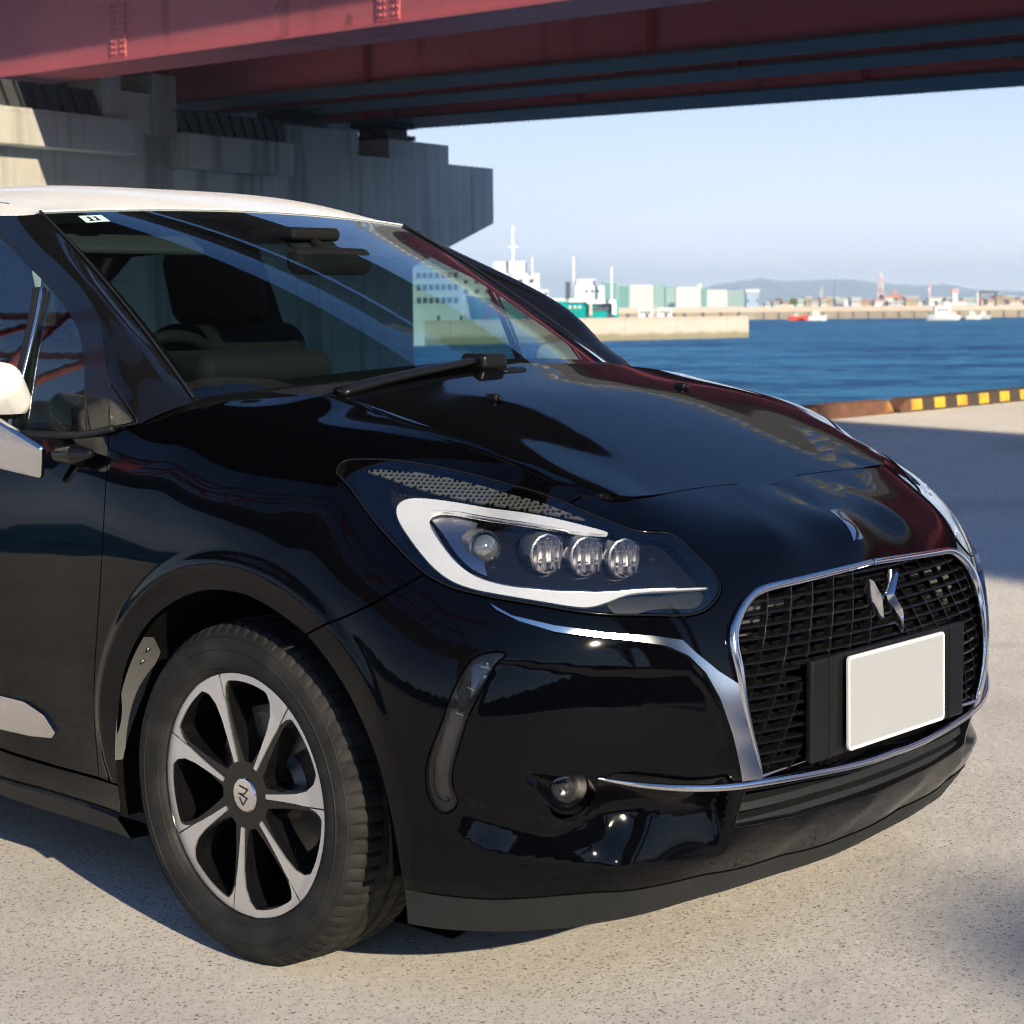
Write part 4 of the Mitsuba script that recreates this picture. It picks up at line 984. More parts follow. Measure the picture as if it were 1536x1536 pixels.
# dark inner structure behind the panels
inner = Polygon(np.vstack([line(UV['trim_bot'], 30), centre_uv(.155, .86, 40), unchart([[.40, .42, .86], [.2, .5, .92], [.0, .52, .95], [.18, .74, .86], [.40, .72, .70], [.40, .70, .2]])])).buffer(0)
part('inner_structure', nply(*panel(inner, h=.02, off=-.10, both=True, flange=0, flat=True), 'under_black'))

# lower splitter: matt black lip with a rounded bottom
tt, tb = skin(TRIM_TOP, .002, flat=True), skin(TRIM_BOT, 0, flat=True)
tn = np.stack([tt, tt * .75 + tb * .25 + unit([1, .6, 0]) * .001, tb * .92 + tt * .08, tb, tb + (np.array([0, 0, .2]) - tb) * .08 + [0, 0, -.004]])
full = lambda V: np.concatenate([V * [1, -1, 1], V[:, ::-1][:, 1:]], 1)
sp = grid(full(tn))
part('splitter', mikit.ply(sp, 'matt_black', smooth=30), label='matt black lower lip')
top_gap = np.stack([tt, tt + (np.array([0, 0, .25]) - tt) * .08])
part('splitter_shelf', mikit.ply(grid(full(top_gap)), 'under_black'))

# door, sill and flank
DOOR_FRONT = line(UV['door_front'], 40)
xs_ = -.93
sec_z = np.linspace(.255, .905, 40)
def sec_w(z):
    """half width of the body side at x = -0.93 by height"""
    return np.interp(z, [.2, .3, .45, .6, .75, .85, .91], [.79, .82, .848, .853, .846, .826, .80])
d_rear = unchart(np.stack([np.full(40, xs_), sec_w(sec_z), sec_z], 1))
belt = unchart(np.stack([np.linspace(-.93, -.43, 20), np.full(20, .80), np.linspace(.905, .925, 20)], 1))
door_poly = Polygon(np.vstack([d_rear[::-1], line(UV['silltop'][:3], 12), DOOR_FRONT[::-1], belt[::-1]])).buffer(0)
door_poly = max(getattr(door_poly, 'geoms', [door_poly]), key=lambda g: g.area).buffer(-GAP)
# ------------------------------------------------------------------ headlights
_d = resample(UV['drl'], 240, True)
_k = np.ones(9) / 9
_d = np.stack([np.convolve(np.r_[_d[-4:, k], _d[:, k], _d[:4, k]], _k, 'valid') for k in (0, 1)], 1)
DRL = Polygon(_d).buffer(0)
BEZEL = Polygon(smooth_ring(UV['inner_bezel'], 90)).buffer(0)
MESHP = poly('mesh')
SLOT = Polygon(smooth_ring(UV['lowslot'], 60)).buffer(0)
ring3 = lambda pl, off, n=160: skin(resample(np.array(pl.exterior.coords)[:-1], n, True), off)

def closed_tube(P, r, n=8, **k):
    P = np.vstack([P, P[:2]])
    return tube(P, r, n, caps=False, **k)

def mirror_mesh(m, s):
    """built for the car's left (y > 0); s = -1 mirrors it to the right"""
    if s > 0:
        return m
    m = m.copy(); m.vertices = m.vertices * [1, -1, 1]; m.invert()
    return m

def wall(pl, o0, o1, n=200, o1scale=1.0):
    a, b = ring3(pl, o0, n), ring3(pl, o1, n)
    m = loft(np.vstack([a, a[:1]]), np.vstack([b, b[:1]]))
    return m

def hex_net(pl, cell, wire, off):
    """a net of hexagonal holes over a chart polygon, as real edges"""
    x0, y0, x1, y1 = pl.bounds
    holes = []
    for r, y in enumerate(np.arange(y0, y1, cell * .87)):
        for x in np.arange(x0 + (r % 2) * cell / 2, x1, cell):
            if pl.contains(Point(x, y)):
                a = np.arange(6) * np.pi / 3 + np.pi / 6
                holes.append(Polygon(np.stack([x + (cell - wire) * .575 * np.cos(a), y + (cell - wire) * .575 * np.sin(a)], 1)))
    return holes

LAMP_PTS = UV['lamps']
for s in (-1, 1):
    H = part('headlight', mikit.ply(mirror_mesh(cat(wall(HLP.buffer(-.0006), -.001, -.045)), s), 'gloss_black', smooth=40), label='right headlight' if s < 0 else 'left headlight')
    H0 = H
    part('housing', nply(*panel(HLP.buffer(-.001), h=.008, off=-.058, flange=0, side=s), 'gloss_black'), H0)
    part('light_guide', nply(*panel(DRL, h=.004, off=-.012, flange=.007, side=s), 'light_guide'), H0, label='white C shaped light guide')
    bz = BEZEL.difference(Point(LAMP_PTS[0]).buffer(.017))
    # bezel: the outer half of the inner triangle is a bright reflector sheet
    part('bezel', mikit.ply(mirror_mesh(tube(skin(resample(np.vstack([UV['drl'][:0:-1], UV['drl'][:1]])[1:16], 120), -.016), .0035, 8), s), 'satin_silver', smooth=True), H0)
    br = BEZEL.intersection(Polygon([UV['lamps'][0] + q for q in ([-.12, -.1], [.018, -.1], [-.004, .0], [-.01, .012], [.01, .1], [-.12, .1])])).difference(Point(LAMP_PTS[0]).buffer(.012))
    part('reflector', nply(*panel(br, h=.004, off=-.026, flange=.01, side=s), 'silver_plastic'), H0)
    sl = part('trim_blade', nply(*panel(SLOT, h=.004, off=-.012, flange=.012, side=s), 'dark_trim'), H0)
    # net strip above the light guide
    net = MESHP.buffer(-.0015)
    cells = hex_net(net, .0056, .0013, 0)
    np_ = net.difference(shapely.union_all(cells)) if cells else net
    part('honeycomb_net', nply(*panel(np_, h=.003, off=-.022, flange=.004, side=s), 'net_grey'), H0, kind='stuff')
    # upper tail of the housing: a glossy dark blue sheet around the net
    tail = HLP.buffer(-.003).difference(DRL.buffer(.002)).difference(MESHP.buffer(.0008)).difference(BEZEL.buffer(.004)).difference(SLOT.buffer(.002))
    tail = tail.intersection(Polygon([UV['headlight'][0] + q for q in ([-.2, -.3], [.16, -.3], [.055, -.04], [.045, .06], [.2, .1], [-.2, .3])]))
    part('inner_cover', nply(*panel(tail, h=.006, off=-.024, flange=.006, side=s), 'black_paint'), H0)
    for i, u in enumerate(LAMP_PTS):
        p = skin(u, -.034)[0] * [1, s, 1]
        ax = unit([.93, s * .30, -.02])
        side = unit(np.cross([0, 0, 1], ax)); upv = np.cross(ax, side)
        R = .0325 if i else .027
        if i:
            cup = lathe([(R * .95, -.04), (R, -.004), (R, .004), (R * .92, .006), (R * .86, .0), (R * .55, -.016), (R * .3, -.020), (.0005, -.021)], 12)
            cup.vertices[:, 1] *= 1.08
            L = part('lamp', mikit.ply(basis(cup, p, side, upv, ax), 'silver_plastic', smooth=25), H0)
            q = rbox([0, 0, .004], [R * 1.72, R * 1.84, .022], .009, seg=4)
            part('lens', mikit.ply(basis(q, p, side, upv, ax), 'clear_glass', smooth=50), L)
            bars = cat(*[box([dx, 0, .0005 + .004 * (k % 2)], [.0025, R * 1.5, .012]) for k, dx in enumerate(np.linspace(-.6, .6, 4) * R)], *[box([0, dy, -.002], [R * 1.3, .002, .008]) for dy in (-.4 * R, .4 * R)])
            part('reflector', mikit.ply(basis(bars, p, side, upv, ax), 'chrome', smooth=False), L)
        else:
            cup = lathe([(R * 1.15, -.03), (R * 1.15, .0), (R * 1.05, .004), (R, .0), (R * .7, -.018), (.0005, -.026)], 40)
            L = part('lamp', mikit.ply(basis(cup, p, side, upv, ax), 'satin_silver', smooth=35), H0)
            q = trimesh.creation.icosphere(3, R * .86); q.vertices[:, 2] *= .8
            part('lens', mikit.ply(basis(q, p, side, upv, ax), 'bulb_grey', smooth=True), L)
    part('rim', mikit.ply(mirror_mesh(closed_tube(ring3(HLP, .0008, 220), .0017), s), 'gloss_black', smooth=True), H0)
    part('lens', nply(*panel(HLP.buffer(-.0015), h=.006, off=.0005, flange=0, side=s), 'clear_glass'), H0)

# ------------------------------------------------------------------ chrome wing and lower strip
for s in (-1, 1):
    part('chrome_wing', nply(*panel(WING.buffer(-.0008), h=.0035, off=.006, flange=.012, side=s), 'chrome'), label='broad chrome blade curving down from the ' + ('right' if s < 0 else 'left') + ' headlight')
def front_x(w, z, F=None):
    """x of the body's nose at half width w and height z"""
    w, z = np.broadcast_arrays(np.abs(np.asarray(w, float)), np.asarray(z, float))
    lo, hi = np.full(w.shape, .2), np.full(w.shape, 1.1)
    for _ in range(26):
        m = (lo + hi) / 2
        v = np.stack([m, w, z], -1) - BO
        L = np.linalg.norm(v, axis=-1)
        out = L > (F or BODY)((v / L[..., None]).reshape(-1, 3)).reshape(L.shape)
        hi = np.where(out, m, hi); lo = np.where(out, lo, m)
    return (lo + hi) / 2
strip = skin(line(UV['strip'], 60), .004, flat=True)
strip = np.concatenate([strip * [1, -1, 1], strip[::-1][1:]])
part('chrome_strip', mikit.ply(tube(strip, np.interp(np.abs(strip[:, 1]), [0, .5, .58, .64], [.0075, .0065, .005, .002]), 12), 'chrome', smooth=True), label='thin chrome strip under the grille')

# ------------------------------------------------------------------ grille
GK = part('grille', nply(*panel(GRILLE_R.intersection(RIGHT_HALF), h=.01, off=-.055, flange=0, both=True, flat=True), 'under_black'))
g3 = skin(UV['grille'], flat=True)
half = g3[:, 1:]
gyz = Polygon(np.vstack([half * [-1, 1], (half * [1, 1])[::-1]])).buffer(0)
gin = gyz.buffer(-.006)
gr_line = UV['grille'][:11]
gr_line = resample(gr_line, 80)
for _ in range(14):
    gr_line[1:-1] = .25 * gr_line[:-2] + .5 * gr_line[1:-1] + .25 * gr_line[2:]
frame = skin(gr_line, .003, flat=True)
frame[0, 1] = 0
fr = np.concatenate([frame * [1, -1, 1], frame[::-1][1:]])[::1]
fw = np.interp(fr[:, 2], [.36, .45, .56, .62, .67, .70], [.003, .005, .010, .011, .0085, .006])
part('frame', mikit.ply(tube(fr, fw, 12, up=(1, 0, 0), aspect=.8), 'chrome', smooth=True), GK, label='chrome frame round the grille')
part('wall', mikit.ply(loft(fr - [.002, 0, 0], fr - [.06, 0, 0]), 'gloss_black', smooth=True), GK)

def slat(P2, depth, thick, off, mat='gloss_black', name='slat'):
    """bar along a line in the front view, following the nose"""
    P2 = np.asarray(P2)
    x = front_x(P2[:, 0], P2[:, 1]) + off
    P = np.stack([x, P2[:, 0], P2[:, 1]], 1)
    t = frame_along(P); n = unit([1, 0, 0]); v = np.cross(t, n); v /= np.linalg.norm(v, axis=1, keepdims=True)
    V = np.stack([P + v * thick * .25, P + v * thick / 2 - n * .003, P + v * thick / 2 - n * depth, P - v * thick / 2 - n * depth, P - v * thick / 2 - n * .003, P - v * thick * .25, P + v * thick * .25], 0)
    part(name, mikit.ply(grid(V), mat, smooth=20), GK)

bracket = sbox(-.262, .378, .262, .558)
for k, z in enumerate(np.arange(.391, .69, .0192)):
    L = LineString([(y, z) for y in np.linspace(-.5, .5, 80)]).intersection(gin)
    for g in getattr(L, 'geoms', [L]):
        for h in getattr(g.difference(bracket), 'geoms', [g.difference(bracket)]):
            if h.length > .02:
                P2 = resample(np.array(h.coords), max(4, int(h.length / .02)))
                slat(P2, .022, .0062, -.008)
for d in (-1, 1):
    for y0 in np.arange(.06, 1.0, .058):
        L = LineString([(d * (y0 - .55 * (z - .36)), z) for z in np.linspace(.36, .72, 40)]).intersection(gin)
        L = L.intersection(sbox(-.5, 0, -.012, 1) if d < 0 else sbox(.012, 0, .5, 1))
        for g in getattr(L, 'geoms', [L]):
            q = g.difference(bracket)
            for h in getattr(q, 'geoms', [q]):
                if h.length > .02:
                    slat(resample(np.array(h.coords), max(4, int(h.length / .02))), .014, .0030, -.007, name='cross_bar')
# radiator fins seen behind
for z in np.arange(.40, .69, .024):
    L = LineString([(-.45, z), (.45, z)]).intersection(gin.buffer(-.03))
    if L.length > .1 and L.geom_type == 'LineString':
        a, b = np.array(L.coords)[0][0], np.array(L.coords)[-1][0]
        part('fin', mikit.ply(box([.715, (a + b) / 2, z + .006], [.006, b - a, .012]), 'fin_grey'), GK)
bx = .802
part('plate_bracket', mikit.ply(cat(rbox([bx, 0, .468], [.016, .52, .178], .006), rbox([bx + .006, -.205, .468], [.008, .006, .178], .002), rbox([bx + .006, .205, .468], [.008, .006, .178], .002)), 'dark_trim', smooth=30), GK, label='black number plate bracket')
# number plate, blank and pale
PX, PZ, PT = .8204, .4703, .016
pl2 = sbox(-.165, -.0825, .165, .0825).buffer(-.010).buffer(.010, 8)
plate_axes = (np.array([PX, -.0035, PZ]), np.array([0, 1, 0]), unit([-PT, 0, 1]), unit([1, 0, PT]))
NP = part('number_plate', mikit.ply(basis(extrude(pl2.difference(pl2.buffer(-.0058)), .0045, -.001), *plate_axes), 'plate_white', smooth=30), label='blank pale number plate with a white rim')
part('face', mikit.ply(basis(extrude(pl2.buffer(-.0055), .003, -.0005), *plate_axes), 'plate_grey'), NP)
# emblem on the grille: a kite and a curved blade
def gem(outline, spine, h=.010):
    o = resample(np.asarray(outline, float), 60, True); sp_ = np.asarray(spine, float)
    ls = LineString(sp_)
    top = np.array([ls.interpolate(ls.project(Point(p))).coords[0] for p in o])
    V = np.stack([np.c_[o, np.full(60, -.012)], np.c_[o, np.zeros(60)], np.c_[o * .5 + top * .5, np.full(60, h * .55)], np.c_[top, np.full(60, h)]])
    V = np.concatenate([V, V[:, :1]], 1)
    return grid(V)
EC = (np.array([front_x(0, .625) + .006, .0, .625]), np.array([0, 1, 0]), unit([-.14, 0, 1]), unit([1, 0, .14]))
kite = np.array([(-.057, .050), (-.034, .034), (-.006, .012), (-.014, -.006), (-.030, -.036), (-.036, -.012), (-.047, .012)])
blade = np.array([(.036, .054), (.029, .028), (.020, .013), (.028, .004), (.042, -.012), (.046, -.026), (.040, -.042), (.026, -.062), (.031, -.040), (.031, -.026), (.022, -.014), (.004, .001), (.001, .013), (.016, .028)])
EM = part('emblem', mikit.ply(basis(gem(kite, [(-.051, .042), (-.029, .012), (-.031, -.027)]), *EC), 'chrome', smooth=30), GK, label='chrome emblem of a kite and a curved blade')
part('blade', mikit.ply(basis(gem(blade, [(.034, .047), (.012, .012), (.037, -.022), (.029, -.056)]), *EC), 'chrome', smooth=30), EM)
# badge on the nose
BD = poly('badge')
bk = part('nose_badge', nply(*panel(BD, h=.003, off=.002, flange=.003), 'chrome'), label='slanted chrome badge on the nose')
bq = UV['badge']; bm = lambda a, b: (bq[0] * (1 - a) + bq[1] * a) * (1 - b) + (bq[3] * (1 - a) + bq[2] * a) * b
curve = LineString([bm(a, b) for a, b in [(.95, .02), (.5, .10), (.25, .33), (.55, .42), (.8, .60), (.70, .78), (.30, .98)]]).buffer(.0016)
part('inlay', nply(*panel(curve, h=.003, off=.003, flange=.001), 'gloss_black'), bk)

# ------------------------------------------------------------------ bumper details
PODL = Polygon(smooth_ring(UV['pod_lens'], 90)).buffer(0)
for s in (-1, 1):
    pk = part('daylight_pod', mikit.ply(mirror_mesh(wall(POD, .0, -.022), s), 'gloss_black', smooth=40))
    part('backing', nply(*panel(POD, h=.006, off=-.021, flange=0, side=s), 'gloss_black'), pk)
    part('bezel', nply(*panel(POD.difference(PODL.buffer(-.0008)), h=.004, off=-.006, flange=.006, side=s), 'gloss_black'), pk)
    part('lens', nply(*panel(PODL.buffer(-.001), h=.005, off=-.0105, flange=0, side=s), 'clear_glass'), pk)
    spine = resample((UV['pod_lens'][[0, 17, 16, 15, 14]] + UV['pod_lens'][[1, 2, 4, 5, 6]]) / 2 if len(UV['pod_lens']) > 17 else UV['pod_lens'][:5], 12)
    sp3 = skin(spine, -.016)
    part('reflector', mikit.ply(mirror_mesh(tube(spline(sp3, 30), .007, 8, aspect=.5), s), 'pod_grey', smooth=True), pk)
    for i in (2, 5, 8):
        e_ = np.gradient(spine, axis=0)[i]; e_ = np.array([-e_[1], e_[0]]) / np.linalg.norm(e_)
        part('rib', mikit.ply(mirror_mesh(tube(skin(np.stack([spine[i] - e_ * .008, spine[i] + e_ * .008]), -.0125), .0012, 6), s), 'net_grey', smooth=True), pk)
    for i in (1, 3, 6, 9):
        c = trimesh.creation.icosphere(2, .004); c.apply_translation(skin(spine[i], -.013)[0] * [1, s, 1])
        part('diode', mikit.ply(c, 'chrome', smooth=True), pk)
    # fog lamp
    fn = unit(np.array([.82, .52, 0]) * [1, 1, 1]); fs_ = unit(np.cross([0, 0, 1], fn)); fu = np.cross(fn, fs_)
    fpos = skin(FOG_C, -.024)[0]
    A4 = (fpos, fs_ * .84, fu * .84, fn * .84)
    fk = part('fog_lamp', mikit.ply(mirror_mesh(basis(lathe([(.054, -.05), (.053, -.004), (.051, .004), (.048, .006), (.0455, .002), (.043, -.012), (.040, -.05)], 56), *A4), s), 'gloss_black', smooth=40), label=('right' if s < 0 else 'left') + ' round fog lamp')
    facets = lathe([(.041, -.012), (.034, -.026), (.024, -.036), (.012, -.041), (.0005, -.042)], 40)
    part('reflector', mikit.ply(mirror_mesh(basis(facets, *A4), s), 'fog_reflector', smooth=25), fk)
    part('bulb', mikit.ply(mirror_mesh(basis(lathe([(.009, -.042), (.009, -.014), (.006, -.010), (.0005, -.009)], 20), *A4), s), 'dark_trim', smooth=40), fk)
    dome = lathe([(.0425, -.008), (.036, -.003), (.024, .001), (.012, .003), (.0005, .0035)], 48)
    part('lens', mikit.ply(mirror_mesh(basis(dome, *A4), s), 'clear_glass', smooth=True), fk)

# lower intake: dark recess with two broad slats
part('lower_intake', nply(*panel(INTAKE.intersection(RIGHT_HALF), h=.01, off=-.06, flange=0, both=True, flat=True), 'under_black'), label='long low intake under the chrome strip')
IK = CAR + '__lower_intake'
part('wall', nply(*panel(INTAKE.boundary.buffer(.0008).intersection(INTAKE.buffer(.0004)).intersection(RIGHT_HALF), h=.004, off=-.0, flange=.06, both=True, flat=True), 'gloss_black'), IK)
for z, t in ((.318, .020), (.288, .018)):
    y = np.linspace(-.375, .375, 40)
    x = front_x(y, np.full(40, z)) - .014
    V = np.stack([np.stack([x - .03, y, y * 0 + z + t / 2], 1), np.stack([x, y, y * 0 + z + t / 2 - .004], 1), np.stack([x + .002, y, y * 0 + z - t / 2 + .003], 1), np.stack([x - .03, y, y * 0 + z - t / 2], 1)])
    part('slat', mikit.ply(grid(V), 'matt_black', smooth=30), IK)
# ------------------------------------------------------------------ wheels
WY, WZ, TR = -.8406, .303, .3085
def wheel_parts():
    """shapes about the axle (z = axle, pointing outwards), tyre face at z = 0"""
    half = .1975 / 2
    prof = [(.2195, -.020), (.2205, -.008), (.223, -.003), (.232, .0035), (.250, .007), (.272, .006), (.287, .000), (.2965, -.010), (.303, -.020)]
    tread = []
    for zc in np.linspace(-.022, -.175, 40):
        r = .3085 - .0042 * ((zc + .0985) / .077) ** 2 * 1.0
        for gz in (-.062, -.0985, -.135):
            r -= .0065 * math.exp(-((zc - gz) / .0036) ** 4)
        tread.append((r, zc))
    prof += tread
    prof += [(.303, -.177), (.2965, -.187), (.287, -.197), (.272, -.203), (.250, -.204), (.222, -.193), (.205, -.190)]
    prof = np.array(prof); n = 288
    a = np.arange(n) / n * 2 * np.pi
    R = np.repeat(prof[:, :1], n, 1); Z = np.repeat(prof[:, 1:], n, 1)
    blocks = ((np.arange(n) % 4) == 0)[None, :]
    sh = ((prof[:, 1] < -.008) & (prof[:, 1] > -.058) & (prof[:, 0] > .294))[:, None]
    sh2 = ((prof[:, 1] < -.140) & (prof[:, 1] > -.19) & (prof[:, 0] > .294))[:, None]
    mid = ((prof[:, 1] < -.066) & (prof[:, 1] > -.131) & (prof[:, 0] > .30))[:, None]
    R = R - .0045 * (blocks & (sh | sh2)) - .003 * (((np.arange(n) % 6) == 2)[None, :] & mid)
    V = np.stack([R * np.cos(a), R * np.sin(a), Z], -1)
    V = np.concatenate([V, V[:, :1]], 1)
    tyre = grid(V); tyre.merge_vertices()
    # raised rings and lettering-like ribs on the side wall
    rings = cat(*[lathe([(r - .0012, z - .0010), (r, z + .0009), (r + .0012, z - .0010)], 120) for r, z in ((.229, .0018), (.262, .0072), (.284, .0018))])
    # alloy rim: seven twin wedges
    ringo = Point(0, 0).buffer(.2175, 64).difference(Point(0, 0).buffer(.2045, 64))
    face, body, grooves = [ringo], [Point(0, 0).buffer(.219, 64).difference(Point(0, 0).buffer(.2035, 64))], []
    for k in range(7):
        rot = lambda g: affinity.rotate(g, k * 360 / 7 + 7, origin=(0, 0))
        w = Polygon([(.060, -.0040), (.10, -.0058), (.14, -.0085), (.17, -.0125), (.190, -.020), (.208, -.036), (.214, -.036), (.214, .056), (.208, .058), (.190, .027), (.17, .0145), (.14, .0085), (.10, .0058), (.060, .0040)])
        b = Polygon([(.0, -.022), (.06, -.022), (.10, -.019), (.14, -.0185), (.17, -.020), (.190, -.027), (.209, -.042), (.209, .060), (.190, .029), (.17, .0165), (.14, .0105), (.10, .010), (.06, .015), (.0, .020)])
        face.append(rot(w)); body.append(rot(b))
        grooves.append(rot(Polygon([(.150, -.0105), (.219, -.0135), (.219, -.0165), (.152, -.013)])))
    smooth_ = lambda g, r: g.buffer(-r).buffer(2 * r).buffer(-r)
    facep = shapely.union_all(face).buffer(.011, 12).buffer(-.011, 12).difference(shapely.union_all(grooves))
    bodyp = shapely.union_all(body + [Point(0, 0).buffer(.062, 48)]).buffer(.006).buffer(-.006)
    front = extrude(facep, .003, -.016)
    mid1 = extrude(bodyp.buffer(-.0005), .010, -.0265)
    mid2 = extrude(bodyp.buffer(.0015), .036, -.062)
    barrel = lathe([(.2178, -.022), (.2178, -.014), (.2190, -.0105), (.2200, -.012), (.2200, -.02), (.206, -.026), (.203, -.06), (.196, -.12), (.203, -.19)], 120)
    cap = lathe([(.031, -.030), (.031, -.016), (.029, -.0135), (.026, -.0125), (.0005, -.0115)], 48)
    # emblem on the cap: kite and blade in dark lines
    kite = LineString([(-.010, .016), (.012, .012), (.002, .002), (-.012, .002), (.010, -.004), (-.002, -.018), (-.010, -.006)]).buffer(.0013)
    mark = extrude(kite, .0012, -.0124)
    bolts = []
    for k in range(4):
        a0 = math.radians(45 + 90 * k)
        c = lathe([(.0005, -.034), (.006, -.034), (.0085, -.036), (.0085, -.05)], 6); c.apply_translation([.048 * math.cos(a0), .048 * math.sin(a0), .008])
        w_ = lathe([(.013, -.028), (.0135, -.0255), (.015, -.0262)], 24); w_.apply_translation([.048 * math.cos(a0), .048 * math.sin(a0), .0])
        bolts.append((c, w_))
    disc = lathe([(.03, -.085), (.055, -.085), (.07, -.10), (.128, -.10), (.128, -.118), (.07, -.118)], 64)
    cal = trimesh.intersections.slice_mesh_plane(lathe([(.095, -.075), (.138, -.075), (.150, -.085), (.150, -.14), (.095, -.14)], 64), [0, 1, 0], [0, .0, 0])
    cal = trimesh.intersections.slice_mesh_plane(cal, [-.5, 1, 0], [0, .04, 0])
    valve = cat(trimesh.creation.cylinder(.003, .022, sections=10)); valve.apply_translation([.0, -.188, -.03])
    return dict(tyre=tyre, rings=rings, face=front, body=cat(mid1, mid2), barrel=barrel, cap=cap, mark=mark, bolts=bolts, disc=disc, cal=cal, valve=valve)

WP = wheel_parts()
WSH = {k: mikit.ply(WP[k], m, smooth=s) for k, m, s in (('tyre', 'tyre_rubber', 28), ('rings', 'tyre_rubber', 40), ('face', 'rim_face', 20), ('body', 'gloss_black', 20), ('barrel', 'gloss_black', 30), ('cap', 'chrome', 30),
       ('mark', 'dark_trim', False), ('disc', 'disc_iron', 30), ('cal', 'caliper_grey', 30), ('valve', 'dark_trim', True))}
BOLT = [(mikit.ply(c, 'bolt_steel', smooth=30), mikit.ply(w, 'gloss_black', smooth=30)) for c, w in WP['bolts']]
for x, s, nm in ((0, -1, 'front right'), (0, 1, 'front left'), (-2.464, -1, 'rear right'), (-2.464, 1, 'rear left')):
    M = np.eye(4)
    M[:3, 0], M[:3, 1], M[:3, 2] = [-s * 1.0, 0, 0], [0, 0, 1], [0, s, 0]
    M[:3, 3] = [x, -s * WY, WZ]
    tw = T(M)
    W = part('wheel', {**WSH['tyre'], 'to_world': tw}, label=nm + ' wheel with seven silver faced black spokes')
    for k in ('rings', 'face', 'body', 'barrel', 'disc', 'cal', 'valve'):
        part({'rings': 'sidewall_rib', 'face': 'spoke_face', 'body': 'spokes', 'disc': 'brake_disc', 'cal': 'brake_caliper'}.get(k, k), {**WSH[k], 'to_world': tw}, W)
    part('hub_cap', {**WSH['cap'], 'to_world': tw}, W)
    part('hub_mark', {**WSH['mark'], 'to_world': tw}, W)
    for c, w in BOLT:
        part('bolt', {**c, 'to_world': tw}, W); part('bolt_seat', {**w, 'to_world': tw}, W)
# wheel houses
for s in (-1, 1):
    a = np.radians(np.linspace(-12, 196, 60))
    rr = .372
    P = np.stack([.005 + rr * np.cos(a), np.full(60, s * .835), .305 + rr * np.sin(a)], 1)
    Q = P * [1, 0, 1] + [0, s * .50, 0]
    part('wheel_liner', mikit.ply(loft(P, Q), 'under_black', smooth=True))
    d = trimesh.creation.cylinder(.38, .01, sections=48); d.apply_transform(trimesh.transformations.rotation_matrix(np.pi / 2, [1, 0, 0])); d.apply_translation([.005, s * .50, .33])
    part('wheel_house', mikit.ply(d, 'under_black'))
# pale splash guard on the rear of the right wheel arch
a = np.radians(np.linspace(136, 179, 24))
for s in (-1, 1):
    rr = .3655
    P = np.stack([.005 + rr * np.cos(a), np.full(24, s * .842), .305 + rr * np.sin(a)], 1)
    Q = np.stack([.005 + (rr - .004) * np.cos(a), s * (.842 - np.interp(a, np.radians([136, 144, 160, 179]), [.02, .06, .05, .015])), .305 + (rr - .004) * np.sin(a)], 1)
    g = loft(P, Q, 3)
    k = part('splash_guard', mikit.ply(g, 'guard_grey', smooth=True), label='pale grey plastic guard behind the front wheel')
    for th in (141, 146):
        c = trimesh.creation.icosphere(1, .004); t = math.radians(th); c.apply_translation([.005 + .360 * math.cos(t), s * .82, .305 + .360 * math.sin(t)])
        part('screw', mikit.ply(c, 'chrome', smooth=True), k)
# ------------------------------------------------------------------ flanks behind the front wheels
def gside_w(z):
    """half width of the side glass by height"""
    return .785 - .42 * (np.asarray(z, float) - .92)

def flank_w(x, z):
    x = np.asarray(x, float)
    return sec_w(z) * (1 - .10 * sstep(-2.2, -3.1, x) ** 1.5) - .018 * np.exp(-((np.asarray(z) - .40) / .05) ** 2) * sstep(-.9, -1.0, x) * 0

def flank_mesh(pl, s, h=.03, off=0.0):
    g = pl
    ring = np.array(g.exterior.segmentize(h).coords)[:-1]
    x0, y0, x1, y1 = g.bounds
    gx, gz = np.meshgrid(np.arange(x0, x1, h), np.arange(y0, y1, h))
    G = np.stack([gx.ravel(), gz.ravel()], 1); G = G[shapely.contains(g.buffer(-.4 * h), shapely.points(G))]
    X = np.vstack([ring, G]); tri = Delaunay(X).simplices
    tri = tri[shapely.contains(g.buffer(1e-6), shapely.points(X[tri].mean(1)))]
    V = np.stack([X[:, 0], s * (flank_w(X[:, 0], X[:, 1]) + off), X[:, 1]], 1)
    m = trimesh.Trimesh(V, tri, process=False)
    fn = np.cross(V[tri[:, 1]] - V[tri[:, 0]], V[tri[:, 2]] - V[tri[:, 0]])[:, 1].sum()
    if fn * s < 0:
        m.invert()
    return m

